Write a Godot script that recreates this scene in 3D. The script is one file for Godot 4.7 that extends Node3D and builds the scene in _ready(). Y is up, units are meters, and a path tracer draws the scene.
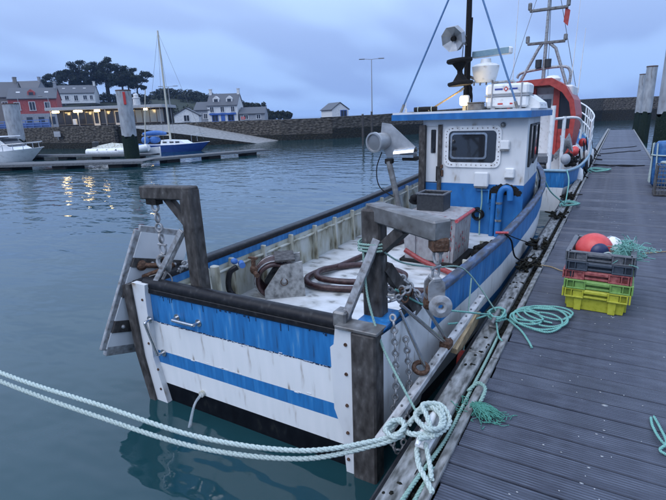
extends Node3D
# A small trawler moored at a floating pontoon in a harbour at dusk. Water lies at y = 0, the pontoon runs along -z.

class MB:
	# collects triangles; a quad a, b, c, d runs clockwise seen from outside
	var v := PackedVector3Array()
	var n := PackedVector3Array()
	var c := PackedColorArray()
	var ix := PackedInt32Array()
	var tint := Color.WHITE
	func tri(a: Vector3, b: Vector3, d: Vector3) -> void:
		var nn := (d - a).cross(b - a).normalized()
		var k := v.size()
		v.append(a); v.append(b); v.append(d)
		for i in 3:
			n.append(nn); c.append(tint)
		ix.append_array([k, k + 1, k + 2])
	func quad(a: Vector3, b: Vector3, d: Vector3, e: Vector3) -> void:
		var nn := (d - a).cross(b - a) + (e - a).cross(d - a)
		nn = nn.normalized()
		var k := v.size()
		v.append(a); v.append(b); v.append(d); v.append(e)
		for i in 4:
			n.append(nn); c.append(tint)
		ix.append_array([k, k + 1, k + 2, k, k + 2, k + 3])
	func out(ctr: Vector3, a: Vector3, b: Vector3, d: Vector3, e: Vector3) -> void:
		if (d - a).cross(b - a).dot((a + b + d + e) * 0.25 - ctr) < 0.0:
			quad(a, e, d, b)
		else:
			quad(a, b, d, e)
	func out3(ctr: Vector3, a: Vector3, b: Vector3, d: Vector3) -> void:
		if (d - a).cross(b - a).dot((a + b + d) / 3.0 - ctr) < 0.0:
			tri(a, d, b)
		else:
			tri(a, b, d)
	func box(p: Vector3, s: Vector3, bs := Basis(), bev := 0.0) -> MB:
		var h := s * 0.5
		var b := minf(bev, minf(h.x, minf(h.y, h.z)) * 0.9)
		var f := func(x: float, y: float, z: float) -> Vector3: return p + bs * Vector3(x, y, z)
		if b <= 0.0:
			for ax in 3:
				for sg in [-1.0, 1.0]:
					var q := []
					for t in [[-1, -1], [-1, 1], [1, 1], [1, -1]]:
						var w := Vector3()
						w[ax] = sg * h[ax]
						w[(ax + 1) % 3] = t[0] * h[(ax + 1) % 3]
						w[(ax + 2) % 3] = t[1] * h[(ax + 2) % 3]
						q.append(f.call(w.x, w.y, w.z))
					out(p, q[0], q[1], q[2], q[3])
			return self
		for ax in 3:
			var a1 := (ax + 1) % 3
			var a2 := (ax + 2) % 3
			for sg in [-1.0, 1.0]:
				var q := []
				for t in [[-1, -1], [-1, 1], [1, 1], [1, -1]]:
					var w := Vector3()
					w[ax] = sg * h[ax]
					w[a1] = t[0] * (h[a1] - b)
					w[a2] = t[1] * (h[a2] - b)
					q.append(f.call(w.x, w.y, w.z))
				out(p, q[0], q[1], q[2], q[3])
				for s2 in [-1.0, 1.0]:
					var w1 := Vector3(); var w2 := Vector3(); var w3 := Vector3(); var w4 := Vector3()
					w1[ax] = sg * h[ax]; w1[a1] = s2 * (h[a1] - b); w1[a2] = -(h[a2] - b)
					w2[ax] = sg * (h[ax] - b); w2[a1] = s2 * h[a1]; w2[a2] = -(h[a2] - b)
					w3 = w2; w3[a2] = h[a2] - b
					w4 = w1; w4[a2] = h[a2] - b
					out(p, p + bs * w1, p + bs * w2, p + bs * w3, p + bs * w4)
		for sx in [-1, 1]:
			for sy in [-1, 1]:
				for sz in [-1, 1]:
					out3(p, f.call(sx * h.x, sy * (h.y - b), sz * (h.z - b)), f.call(sx * (h.x - b), sy * h.y, sz * (h.z - b)), f.call(sx * (h.x - b), sy * (h.y - b), sz * h.z))
		return self
	func bar(a: Vector3, b: Vector3, w: float, h: float, up := Vector3.UP, bev := 0.0) -> MB:
		var z := (b - a).normalized()
		if absf(z.dot(up.normalized())) > 0.98:
			up = Vector3.RIGHT
		var x := up.cross(z).normalized()
		return box((a + b) * 0.5, Vector3(w, h, a.distance_to(b)), Basis(x, z.cross(x), z), bev)
	func tube(pts: Array, r, sides := 8, closed := false) -> MB:
		var m := pts.size()
		if m < 2:
			return self
		var up := Vector3.UP
		var t0: Vector3 = (pts[1] - pts[0]).normalized()
		if absf(t0.dot(up)) > 0.9:
			up = Vector3.RIGHT
		var x := up.cross(t0).normalized()
		var k := v.size()
		for i in m:
			var a: Vector3 = pts[(i - 1 + m) % m] if closed or i > 0 else pts[0]
			var b: Vector3 = pts[(i + 1) % m] if closed or i < m - 1 else pts[m - 1]
			var t := (b - a).normalized()
			x = (x - t * x.dot(t)).normalized()
			var y := t.cross(x)
			var rr: float = r[i] if r is Array else r
			for j in sides:
				var an := TAU * j / sides
				var d := x * cos(an) + y * sin(an)
				v.append(pts[i] + d * rr); n.append(d); c.append(tint)
		var segs := m if closed else m - 1
		for i in segs:
			var i2 := (i + 1) % m
			for j in sides:
				var j2 := (j + 1) % sides
				ix.append_array([k + i * sides + j, k + i2 * sides + j, k + i2 * sides + j2, k + i * sides + j, k + i2 * sides + j2, k + i * sides + j2])
		if not closed:
			for e in [0, m - 1]:
				var cc: Vector3 = pts[e]
				for j in sides:
					var a: Vector3 = v[k + e * sides + j]
					var b: Vector3 = v[k + e * sides + (j + 1) % sides]
					if e == 0:
						tri(cc, a, b)
					else:
						tri(cc, b, a)
		return self
	func lathe(prof: Array, xf := Transform3D(), sides := 16, smooth := false) -> MB:
		# prof: Vector2(radius, y) from the bottom up, spun about local y
		for i in prof.size() - 1:
			var p0: Vector2 = prof[i]
			var p1: Vector2 = prof[i + 1]
			var d := p1 - p0
			var n0 := Vector2(d.y, -d.x).normalized()
			var n1 := n0
			if smooth:
				if i > 0:
					var dd: Vector2 = prof[i + 1] - prof[i - 1]
					n0 = Vector2(dd.y, -dd.x).normalized()
				if i < prof.size() - 2:
					var de: Vector2 = prof[i + 2] - prof[i]
					n1 = Vector2(de.y, -de.x).normalized()
			var k := v.size()
			for j in sides + 1:
				var an := TAU * j / sides
				var cs := Vector3(cos(an), 0, sin(an))
				v.append(xf * (cs * p0.x + Vector3.UP * p0.y)); n.append((xf.basis * (cs * n0.x + Vector3.UP * n0.y)).normalized()); c.append(tint)
				v.append(xf * (cs * p1.x + Vector3.UP * p1.y)); n.append((xf.basis * (cs * n1.x + Vector3.UP * n1.y)).normalized()); c.append(tint)
			for j in sides:
				var q := k + j * 2
				ix.append_array([q, q + 2, q + 1, q + 1, q + 2, q + 3])
		return self
	func cyl(a: Vector3, b: Vector3, r0: float, r1 := -1.0, sides := 14) -> MB:
		if r1 < 0.0:
			r1 = r0
		var y := (b - a).normalized()
		var x := (Vector3.RIGHT if absf(y.x) < 0.9 else Vector3.UP).cross(y).normalized()
		var l := a.distance_to(b)
		return lathe([Vector2(0, 0), Vector2(r0, 0), Vector2(r1, l), Vector2(0, l)], Transform3D(Basis(x, y, x.cross(y)), a), sides)
	func ball(p: Vector3, s: Vector3, rings := 8, sides := 14) -> MB:
		var pr := []
		for i in rings + 1:
			var a := -PI / 2 + PI * i / rings
			pr.append(Vector2(cos(a), sin(a)))
		return lathe(pr, Transform3D(Basis.from_scale(s), p), sides, true)
	func prism(poly: Array, xf: Transform3D, depth: float) -> MB:
		# poly in local xy, extruded from z = 0 to z = depth
		var pv := PackedVector2Array(poly)
		var t := Geometry2D.triangulate_polygon(pv)
		var mid := Vector2()
		for p in pv:
			mid += p / pv.size()
		var cz := xf * Vector3(mid.x, mid.y, depth / 2)
		for i in range(0, t.size(), 3):
			for z in [0.0, depth]:
				var a := pv[t[i]]; var b := pv[t[i + 1]]; var d := pv[t[i + 2]]
				var g := xf * Vector3((a.x + b.x + d.x) / 3.0, (a.y + b.y + d.y) / 3.0, depth / 2)
				out3(g, xf * Vector3(a.x, a.y, z), xf * Vector3(b.x, b.y, z), xf * Vector3(d.x, d.y, z))
		var cw := Geometry2D.is_polygon_clockwise(pv)
		var flip := xf.basis.determinant() < 0.0
		for i in pv.size():
			var a := pv[i]; var b := pv[(i + 1) % pv.size()]
			var q := [xf * Vector3(a.x, a.y, 0), xf * Vector3(a.x, a.y, depth), xf * Vector3(b.x, b.y, depth), xf * Vector3(b.x, b.y, 0)]
			if (cw != flip) == (depth > 0):
				quad(q[3], q[2], q[1], q[0])
			else:
				quad(q[0], q[1], q[2], q[3])
		return self
	func grid(rows: Array, smooth := true, flip := false) -> MB:
		# rows of equally many points, with averaged normals
		var h := rows.size()
		var w: int = rows[0].size()
		var nn := PackedVector3Array()
		nn.resize(h * w)
		for i in h - 1:
			for j in w - 1:
				var a: Vector3 = rows[i][j]; var b: Vector3 = rows[i][j + 1]; var d: Vector3 = rows[i + 1][j + 1]; var e: Vector3 = rows[i + 1][j]
				if flip:
					var tmp := b; b = e; e = tmp
				if smooth:
					var q := (d - a).cross(b - a) + (e - a).cross(d - a)
					for s in [i * w + j, i * w + j + 1, (i + 1) * w + j + 1, (i + 1) * w + j]:
						nn[s] += q
				else:
					quad(a, b, d, e)
		if not smooth:
			return self
		var k := v.size()
		for i in h:
			for j in w:
				v.append(rows[i][j]); n.append(nn[i * w + j].normalized()); c.append(tint)
		for i in h - 1:
			for j in w - 1:
				var a := k + i * w + j; var b := a + 1; var d := a + w + 1; var e := a + w
				if flip:
					ix.append_array([a, e, d, a, d, b])
				else:
					ix.append_array([a, b, d, a, d, e])
		return self
	func mesh(off := Vector3.ZERO) -> ArrayMesh:
		if off != Vector3.ZERO:
			for i in v.size():
				v[i] -= off
		var a := []
		a.resize(Mesh.ARRAY_MAX)
		a[Mesh.ARRAY_VERTEX] = v; a[Mesh.ARRAY_NORMAL] = n; a[Mesh.ARRAY_COLOR] = c; a[Mesh.ARRAY_INDEX] = ix
		var m := ArrayMesh.new()
		m.add_surface_from_arrays(Mesh.PRIMITIVE_TRIANGLES, a)
		return m

var mats := {}
var used := {}
var rng := RandomNumberGenerator.new()

func V(x: float, y: float, z: float) -> Vector3:
	return Vector3(x, y, z)

func numbered(s: String) -> String:
	used[s] = used.get(s, -1) + 1
	return s if used[s] == 0 else "%s_%03d" % [s, used[s]]

func thing(called: String, label: String, category: String, at := Vector3.ZERO, group := "") -> Node3D:
	var o := Node3D.new()
	o.name = numbered(called)
	add_child(o)
	o.position = at
	return tag(o, label, category, group)

func tag(o: Node3D, label: String, category: String, group := "") -> Node3D:
	o.set_meta("label", label)
	o.set_meta("category", category)
	if group:
		o.set_meta("group", group)
	return o

func where(o: Node) -> Vector3:
	return Vector3.ZERO if o == self else o.position + where(o.get_parent())

# a mesh given in world coordinates becomes a part (or, under the root, a thing) with its own frame
func mk(parent: Node, called: String, b: MB, mat: String, local := false) -> MeshInstance3D:
	var o := MeshInstance3D.new()
	o.name = numbered(called) if parent == self else called
	o.mesh = b.mesh(Vector3.ZERO if local else where(parent))
	o.material_override = mats[mat]
	parent.add_child(o, true)
	return o

func struct(called: String, b: MB, mat: String) -> MeshInstance3D:
	var o := mk(self, called, b, mat)
	o.set_meta("kind", "structure")
	return o

func copy(o: Node3D, label: String, at: Vector3, turn := 0.0, base := "") -> Node3D:
	var d: Node3D = o.duplicate()
	d.name = numbered(base)
	add_child(d)
	d.position = at
	d.rotation.y = turn
	d.set_meta("label", label)
	return d

func L(r: float, g: float, b: float) -> Color:
	return Color(r, g, b).linear_to_srgb()

func ntex(ramp: Array, freq: float, sd: int, size := 256, oct := 5, kind := FastNoiseLite.TYPE_SIMPLEX_SMOOTH, fractal := FastNoiseLite.FRACTAL_FBM) -> NoiseTexture2D:
	var f := FastNoiseLite.new()
	f.noise_type = kind
	f.fractal_type = fractal
	f.frequency = freq
	f.fractal_octaves = oct
	f.seed = sd
	var t := NoiseTexture2D.new()
	t.width = size; t.height = size
	t.seamless = true
	t.generate_mipmaps = false
	if ramp:
		var g := Gradient.new()
		g.offsets = PackedFloat32Array(ramp.map(func(s): return s[0]))
		g.colors = PackedColorArray(ramp.map(func(s): return L(s[1], s[2], s[3])))
		t.color_ramp = g
	t.noise = f
	return t

var bumps := {}
func mat(called: String, ramp: Array, rough := 0.7, metal := 0.0, uv := Vector3.ONE, freq := 0.02, bump := 0.0, world := false) -> StandardMaterial3D:
	# ramp rows: [offset, linear r, g, b]; one row is a flat colour
	var m := StandardMaterial3D.new()
	m.roughness = rough
	m.metallic = metal
	if ramp.size() == 1:
		m.albedo_color = L(ramp[0][1], ramp[0][2], ramp[0][3])
	else:
		m.albedo_texture = ntex(ramp, freq, mats.size() * 7 + 3)
	if bump > 0.0:
		var key := "%.3f" % freq
		if not bumps.has(key):
			bumps[key] = ntex([], freq, 91)
		m.heightmap_enabled = true
		m.heightmap_texture = bumps[key]
		m.heightmap_scale = bump
	m.uv1_triplanar = true
	m.uv1_world_triplanar = world
	m.uv1_scale = uv
	m.uv1_triplanar_sharpness = 4.0
	mats[called] = m
	return m

func lamp(at: Vector3, col: Color, energy: float, size := 0.08, reach := 30.0) -> void:
	var o := OmniLight3D.new()
	o.name = numbered("lamp_glow")
	o.light_color = col; o.light_energy = energy; o.light_size = size; o.omni_range = reach; o.omni_attenuation = 2.0
	o.shadow_enabled = true
	o.position = at
	add_child(o)

# a smooth curve through points
func curve(pts: Array, per := 8, closed := false) -> Array:
	var m := pts.size()
	var r := []
	for i in (m if closed else m - 1):
		var a: Vector3 = pts[(i - 1 + m) % m] if closed or i > 0 else pts[0]
		var b: Vector3 = pts[i]
		var d: Vector3 = pts[(i + 1) % m]
		var e: Vector3 = pts[(i + 2) % m] if closed or i < m - 2 else pts[m - 1]
		for k in per:
			r.append(b.cubic_interpolate(d, a, e, float(k) / per))
	if not closed:
		r.append(pts[m - 1])
	return r

# three strands laid round one another
func rope(b: MB, pts: Array, r: float, pitch := 0.0, sides := 5) -> MB:
	if pitch <= 0.0:
		pitch = r * 6.6
	var path := [pts[0]]
	var step := pitch / 7.0
	for i in pts.size() - 1:
		var k := maxi(1, int(round(pts[i].distance_to(pts[i + 1]) / step)))
		for j in k:
			path.append(pts[i].lerp(pts[i + 1], (j + 1.0) / k))
	var lines := [[], [], []]
	var l := 0.0
	var x := Vector3.UP
	for i in path.size():
		var t: Vector3 = (path[mini(i + 1, path.size() - 1)] - path[maxi(i - 1, 0)]).normalized()
		if i == 0 and absf(t.dot(x)) > 0.9:
			x = Vector3.RIGHT
		x = (x - t * x.dot(t)).normalized()
		var y := t.cross(x)
		if i > 0:
			l += path[i].distance_to(path[i - 1])
		for s in 3:
			var a := TAU * (l / pitch + s / 3.0)
			lines[s].append(path[i] + (x * cos(a) + y * sin(a)) * r * 0.5)
	for s in 3:
		b.tube(lines[s], r * 0.59, sides)
	return b

func chain(b: MB, pts: Array, wire: float, len: float) -> MB:
	var total := 0.0
	for i in pts.size() - 1:
		total += pts[i].distance_to(pts[i + 1])
	var k := int(total / (len - wire * 2.2))
	for q in k:
		var s := (q + 0.5) / k * total
		var i := 0
		while i < pts.size() - 2 and s > pts[i].distance_to(pts[i + 1]):
			s -= pts[i].distance_to(pts[i + 1]); i += 1
		var p: Vector3 = pts[i].lerp(pts[i + 1], s / pts[i].distance_to(pts[i + 1]))
		var t: Vector3 = (pts[i + 1] - pts[i]).normalized()
		var x := t.cross(Vector3(0.3, 0.1, 0.9)).normalized()
		var y := t.cross(x)
		var d := x.lerp(y, float(q % 2) * 0.9 + 0.05).normalized()
		var lp := []
		for j in 12:
			var a := TAU * j / 12
			lp.append(p + t * cos(a) * (len * 0.5 - wire) + d * sin(a) * len * 0.3)
		b.tube(lp, wire, 5, true)
	return b

func ring(b: MB, p: Vector3, axis: Vector3, r: float, wire: float, k := 16, sides := 6) -> MB:
	var x := axis.cross(Vector3(0.31, 0.9, 0.2)).normalized()
	var y := axis.normalized().cross(x)
	var q := []
	for i in k:
		q.append(p + (x * cos(TAU * i / k) + y * sin(TAU * i / k)) * r)
	return b.tube(q, wire, sides, true)

func yaw(deg: float) -> Basis:
	return Basis(Vector3.UP, deg_to_rad(deg))

func make_sky() -> PanoramaSkyMaterial:
	var w := 1024
	var h := 512
	var im := Image.create(w, h, false, Image.FORMAT_RGBF)
	var f := FastNoiseLite.new()
	f.seed = 21; f.frequency = 0.55; f.fractal_octaves = 5; f.fractal_gain = 0.45
	var g := FastNoiseLite.new()
	g.seed = 5; g.frequency = 0.22; g.fractal_octaves = 3
	for y in h:
		var el := PI / 2 - PI * (y + 0.5) / h
		var se := sin(el)
		for x in w:
			var az := TAU * (x + 0.5) / w
			var d := Vector3(cos(az) * cos(el), se, sin(az) * cos(el))
			var up := maxf(se, 0.0)
			# layers of stratus seen from below
			var p := Vector2(d.x, d.z) / (up + 0.16) * 1.15
			var k := f.get_noise_3d(p.x * 0.8, p.y * 2.1, 3.0) * 0.9 + g.get_noise_2d(p.x * 2.0 + 9.0, p.y * 3.0) * 1.0
			var cl := smoothstep(-0.42, 0.42, k)
			var clear := Vector3(0.275, 0.42, 0.72)
			var cloud := Vector3(0.212, 0.322, 0.60)
			var c := clear.lerp(cloud, cl * 0.95)
			var zen := Vector3(0.62, 0.81, 1.2) * (1.0 - 0.15 * cl)
			c = c.lerp(zen, smoothstep(0.04, 0.5, up))
			if se < 0.0:
				c = c.lerp(Vector3(0.12, 0.17, 0.25), smoothstep(0.0, 0.15, -se))
			im.set_pixel(x, y, Color(c.x, c.y, c.z))
	var m := PanoramaSkyMaterial.new()
	m.panorama = ImageTexture.create_from_image(im)
	return m

func materials() -> void:
	mat("hull_white", [[0.0, .12, .10, .08], [.1, .34, .31, .27], [.2, .60, .59, .57], [.32, .69, .70, .69], [1, .74, .74, .73]], .42, 0, V(2.2, .42, 2.2), .018, .05)
	mat("hull_blue", [[0.0, .015, .04, .1], [.2, .016, .12, .30], [.55, .016, .155, .395], [.8, .026, .185, .44], [1, .12, .27, .46]], .45, 0, V(3.4, .42, 3.4), .018, .06)
	mat("hull_black", [[0, .004, .005, .007], [.7, .008, .010, .013], [.9, .018, .02, .02], [1, .06, .058, .05]], .45, 0, V(1.5, .8, 1.5), .02, .15)
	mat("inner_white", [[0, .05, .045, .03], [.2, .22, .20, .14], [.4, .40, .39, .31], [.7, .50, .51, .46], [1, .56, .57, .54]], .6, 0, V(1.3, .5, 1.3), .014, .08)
	mat("deck_white", [[0, .06, .06, .06], [.13, .2, .2, .19], [.26, .42, .425, .41], [.5, .52, .53, .53], [1, .62, .63, .63]], .45, 0, V(.55, .55, .9), .02, .06)
	mat("timber_grey", [[0, .03, .027, .025], [.35, .058, .053, .05], [.65, .082, .076, .072], [.85, .11, .104, .098], [1, .22, .21, .2]], .55, .1, V(2.6, 1.3, 2.6), .022, .12)
	mat("worn_panel", [[0, .06, .06, .06], [.3, .2, .2, .195], [.6, .33, .33, .32], [1, .42, .42, .41]], .6, .2, V(3, 2.2, 3), .022, .1)
	mat("steel_grey", [[0, .06, .045, .035], [.3, .13, .125, .12], [.7, .19, .19, .185], [1, .28, .28, .28]], .5, .35, V(1.6, 1.6, 1.6), .02, .08)
	mat("galvanised", [[0, .1, .08, .065], [.3, .24, .235, .23], [.6, .33, .335, .34], [1, .46, .47, .48]], .48, .4, V(3, 3, 3), .02, .05)
	mat("stainless", [[0, .45, .45, .45], [1, .62, .62, .62]], .22, .95, V(3, 3, 3), .02)
	mat("rusty", [[0, .025, .013, .008], [.4, .075, .035, .018], [.7, .12, .065, .04], [1, .2, .17, .15]], .8, .2, V(5, 5, 5), .03, .2)
	mat("rubber", [[0, .008, .008, .01], [.7, .016, .016, .018], [1, .05, .05, .05]], .38, 0, V(3, 3, 3), .02, .08)
	mat("hose", [[0, .018, .008, .008], [.6, .045, .018, .018], [1, .09, .05, .045]], .45, 0, V(4, 4, 4), .02)
	mat("red_hose", [[0, .16, .02, .02], [1, .32, .05, .045]], .45, 0, V(4, 4, 4), .02)
	mat("fish_box", [[0, .2, .03, .03], [.12, .27, .1, .1], [.2, .25, .235, .24], [.6, .32, .315, .32], [1, .4, .39, .4]], .55, .1, V(1.5, .9, 1.5), .03, .06)
	mat("red_rim", [[0, .18, .02, .02], [.5, .42, .05, .06], [1, .45, .2, .2]], .55, 0, V(5, 5, 5), .03)
	mat("dark_plastic", [[0, .018, .02, .022], [1, .035, .037, .04]], .5, 0, V(4, 4, 4), .02)
	mat("house_white", [[0, .2, .13, .08], [.1, .42, .39, .35], [.2, .55, .55, .54], [.35, .62, .63, .63], [1, .69, .69, .68]], .4, 0, V(1.1, .5, 1.1), .013, .03)
	mat("house_blue", [[0, .04, .07, .11], [.16, .016, .115, .3], [.5, .014, .13, .36], [.85, .025, .16, .4], [1, .2, .28, .38]], .42, 0, V(1.2, .7, 1.2), .016, .04)
	mat("bare_black", [[0, .012, .012, .012], [1, .03, .028, .026]], .7, 0, V(4, 4, 4), .03, .1)
	mat("glass", [[0, .02, .022, .026]], .05)
	mats["glass"].metallic_specular = .8
	mat("dark_inside", [[0, .012, .012, .016]], .8)
	mat("purple_cloth", [[0, .04, .02, .07], [1, .09, .05, .13]], .9, 0, V(6, 6, 6), .02)
	mat("raft_white", [[0, .45, .44, .42], [.3, .72, .72, .70], [1, .78, .78, .77]], .4, 0, V(2, 2, 2), .015)
	mat("print_red", [[0, .5, .04, .03]], .5)
	mat("print_blue", [[0, .03, .05, .25]], .5)
	mat("print_grey", [[0, .3, .31, .33]], .5)
	mat("print_white", [[0, .75, .75, .75]], .5)
	mat("radar_blue", [[0, .16, .27, .34], [1, .24, .36, .42]], .4, 0, V(3, 3, 3), .02)
	mat("stay_blue", [[0, .03, .09, .2], [1, .06, .16, .32]], .6, 0, V(5, 5, 5), .02)
	mat("rope_white", [[0, .20, .24, .21], [.5, .42, .50, .46], [1, .56, .62, .58]], .85, 0, V(12, 12, 12), .03)
	mat("rope_pale_green", [[0, .14, .24, .2], [1, .33, .48, .42]], .85, 0, V(12, 12, 12), .03)
	mat("rope_green", [[0, .09, .24, .2], [.6, .17, .40, .34], [1, .28, .50, .44]], .7, 0, V(12, 12, 12), .03)
	mat("net_green", [[0, .03, .15, .11], [1, .11, .33, .26]], .85, 0, V(12, 12, 12), .03)
	mat("cable_black", [[0, .012, .012, .013]], .6)
	mat("plank", [[0, .03, .034, .05], [.4, .054, .062, .086], [.7, .07, .08, .108], [1, .1, .112, .145]], .4, 0, V(.7, .7, 2.2), .02, .05, true)
	mats["plank"].roughness_texture = ntex([[0, .16, .16, .16], [.3, .32, .32, .32], [.7, .5, .5, .5], [1, .7, .7, .7]], .016, 44)
	mats["plank"].roughness = 1.0
	mat("plank_dark", [[0, .028, .032, .047], [.5, .052, .06, .083], [1, .09, .1, .132]], .42, 0, V(.5, .5, 2.6), .02, .05, true)
	mat("kerb_board", [[0, .03, .03, .026], [.25, .09, .09, .082], [.5, .19, .192, .185], [.75, .26, .265, .26], [1, .36, .365, .36]], .6, 0, V(2.4, 2.4, .7), .03, .08, true)
	mat("groove_dirt", [[0, .008, .008, .006], [.5, .02, .019, .015], [1, .06, .058, .045]], .9, 0, V(4, 4, 4), .03, .4, true)
	mat("droppings", [[0, .6, .6, .58]], .8)
	mat("pile_paint", [[0, .13, .10, .08], [.25, .26, .27, .28], [.6, .33, .345, .36], [1, .40, .41, .42]], .55, .1, V(.8, .25, .8), .02, .1)
	mat("pile_weed", [[0, .006, .012, .010], [.6, .014, .024, .018], [1, .05, .055, .04]], .85, 0, V(1.5, 1.5, 1.5), .04, 1.2)
	mat("crate_grey", [[0, .06, .065, .07], [.5, .10, .105, .115], [1, .15, .155, .16]], .5, 0, V(5, 5, 5), .02)
	mat("crate_slate", [[0, .03, .04, .055], [1, .055, .07, .09]], .5, 0, V(5, 5, 5), .02)
	mat("crate_red", [[0, .16, .03, .03], [.5, .30, .07, .065], [1, .36, .14, .12]], .5, 0, V(5, 5, 5), .02)
	mat("crate_green", [[0, .12, .24, .05], [1, .22, .38, .10]], .5, 0, V(5, 5, 5), .02)
	mat("crate_yellow", [[0, .26, .26, .02], [.3, .40, .40, .03], [1, .47, .46, .05]], .48, 0, V(4, 4, 4), .02)
	mat("buoy_red", [[0, .55, .05, .045], [1, .66, .08, .07]], .4, 0, V(4, 4, 4), .02)
	mat("buoy_blue", [[0, .012, .02, .07]], .4)
	mat("fender_blue", [[0, .01, .05, .15], [.5, .02, .10, .27], [1, .06, .17, .33]], .45, 0, V(2, 2, 2), .02)
	mat("red_fender", [[0, .35, .03, .02], [1, .6, .07, .04]], .5, 0, V(4, 4, 4), .02)
	mat("stone_wall", [[0, .014, .012, .010], [.3, .038, .034, .029], [.55, .075, .067, .057], [.8, .125, .112, .095], [1, .24, .22, .19]], .9, 0, V(.22, .6, .22), .035, 3.0)
	mat("weed_wall", [[0, .008, .008, .007], [.4, .02, .02, .016], [.75, .04, .038, .03], [1, .08, .073, .055]], .9, 0, V(.3, .7, .3), .05, 4.0)
	mat("concrete", [[0, .12, .12, .115], [.5, .20, .20, .195], [1, .28, .28, .27]], .85, 0, V(.3, .3, .3), .03, .5)
	mat("asphalt", [[0, .04, .04, .042], [1, .075, .075, .075]], .9, 0, V(.3, .3, .3), .03, .4)
	mat("grass_bank", [[0, .010, .014, .007], [.5, .02, .028, .012], [1, .04, .046, .022]], .95, 0, V(.15, .15, .15), .04, 3.0)
	mat("render_red", [[0, .26, .055, .05], [.5, .36, .075, .07], [1, .42, .11, .10]], .85, 0, V(.3, .3, .3), .03)
	mat("render_grey", [[0, .22, .23, .25], [1, .33, .34, .36]], .85, 0, V(.3, .3, .3), .03)
	mat("render_stone", [[0, .12, .11, .10], [.5, .2, .19, .175], [1, .3, .28, .26]], .9, 0, V(.8, .8, .8), .05)
	mat("render_white", [[0, .44, .44, .43], [.4, .6, .6, .59], [1, .68, .68, .67]], .8, 0, V(.3, .3, .3), .03)
	mat("slate", [[0, .035, .038, .045], [.5, .065, .07, .08], [1, .11, .115, .125]], .55, 0, V(.7, .7, .7), .05, .5)
	mat("blue_shop", [[0, .02, .08, .32], [1, .04, .13, .42]], .6, 0, V(.5, .5, .5), .03)
	mat("railing_blue", [[0, .08, .15, .36]], .6)
	mat("window_frame", [[0, .6, .6, .6]], .6)
	mat("far_glass", [[0, .03, .035, .045]], .1)
	mat("pale_glass", [[0, .2, .25, .3]], .15)
	mat("fascia", [[0, .3, .31, .32], [1, .4, .41, .42]], .7, 0, V(.3, .3, .3), .03)
	mat("sign_red", [[0, .45, .03, .03]], .6)
	mat("bark", [[0, .02, .016, .013], [1, .05, .042, .034]], .95, 0, V(1, .4, 1), .05)
	mat("needles", [[0, .012, .022, .012], [.5, .02, .034, .018], [1, .036, .052, .026]], .9, 0, V(.4, .4, .4), .05)
	mat("leaves", [[0, .014, .022, .010], [.5, .026, .038, .017], [1, .05, .06, .03]], .9, 0, V(.3, .3, .3), .05)
	mat("boat_gelcoat", [[0, .5, .5, .5], [.4, .7, .71, .72], [1, .76, .76, .76]], .3, 0, V(.6, .6, .6), .02)
	mat("yacht_blue", [[0, .01, .04, .19], [1, .02, .07, .27]], .3, 0, V(.6, .6, .6), .02)
	mat("tarp_blue", [[0, .03, .11, .34], [1, .06, .17, .42]], .7, 0, V(1, 1, 1), .02)
	mat("spar", [[0, .5, .47, .38], [1, .58, .55, .46]], .5, .2, V(1, 1, 1), .02)
	mat("boat_red", [[0, .20, .025, .02], [.4, .36, .04, .03], [1, .43, .065, .05]], .45, 0, V(1, 1, 1), .02)
	mat("jetty_deck", [[0, .07, .074, .078], [1, .15, .155, .16]], .8, 0, V(1, 1, 3), .03)
	mat("wood", [[0, .16, .11, .06], [.5, .30, .22, .12], [1, .42, .33, .2]], .75, 0, V(9, 1.2, 1.2), .02)
	mat("lamp_steel", [[0, .28, .285, .29], [.6, .4, .405, .41], [1, .5, .505, .51]], .38, .55, V(1.5, 1.5, 1.5), .015, .02)
	mat("lens_grey", [[0, .14, .15, .16], [1, .22, .23, .24]], .25, .2, V(20, 20, 20), .03)
	mat("navy_edge", [[0, .006, .012, .03], [1, .012, .03, .08]], .6, 0, V(4, 4, 4), .02)
	mat("beam_paint", [[0, .14, .125, .11], [.35, .34, .335, .325], [.65, .46, .46, .455], [1, .58, .58, .57]], .5, .1, V(2.5, 2.5, 1), .025, .04)
	mat("cap_worn", [[0, .02, .022, .03], [.4, .045, .055, .08], [.7, .05, .09, .18], [1, .2, .22, .25]], .5, 0, V(2, 2, .8), .02, .06)
	mat("foam", [[0, .6, .66, .68]], .2)
	mats["foam"].transparency = BaseMaterial3D.TRANSPARENCY_ALPHA
	mats["foam"].albedo_color.a = .32
	for e in [["lamp_warm", Color(1, .86, .6), 16.0], ["deck_lamp", Color(1, .9, .66), 10.0]]:
		var m := mat(e[0], [[0, .8, .75, .6]], .4)
		m.emission_enabled = true
		m.emission = e[1]
		m.emission_energy_multiplier = e[2]
	for k in [["hull_black", .12], ["timber_grey", .25], ["bare_black", .2], ["groove_dirt", .15], ["rubber", .3], ["cable_black", .25], ["pile_weed", .2], ["weed_wall", .2], ["stone_wall", .25]]:
		mats[k[0]].metallic_specular = k[1]
	# water: dark green body, ripples in relief
	var wm := mat("water", [[0, .010, .043, .050]], .045, 0, V(.06, .06, .12), .01, 0, true)
	wm.heightmap_enabled = true
	wm.heightmap_texture = ntex([], .009, 77, 1024, 4)
	wm.heightmap_scale = 2.3
	wm.metallic_specular = .5

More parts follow.
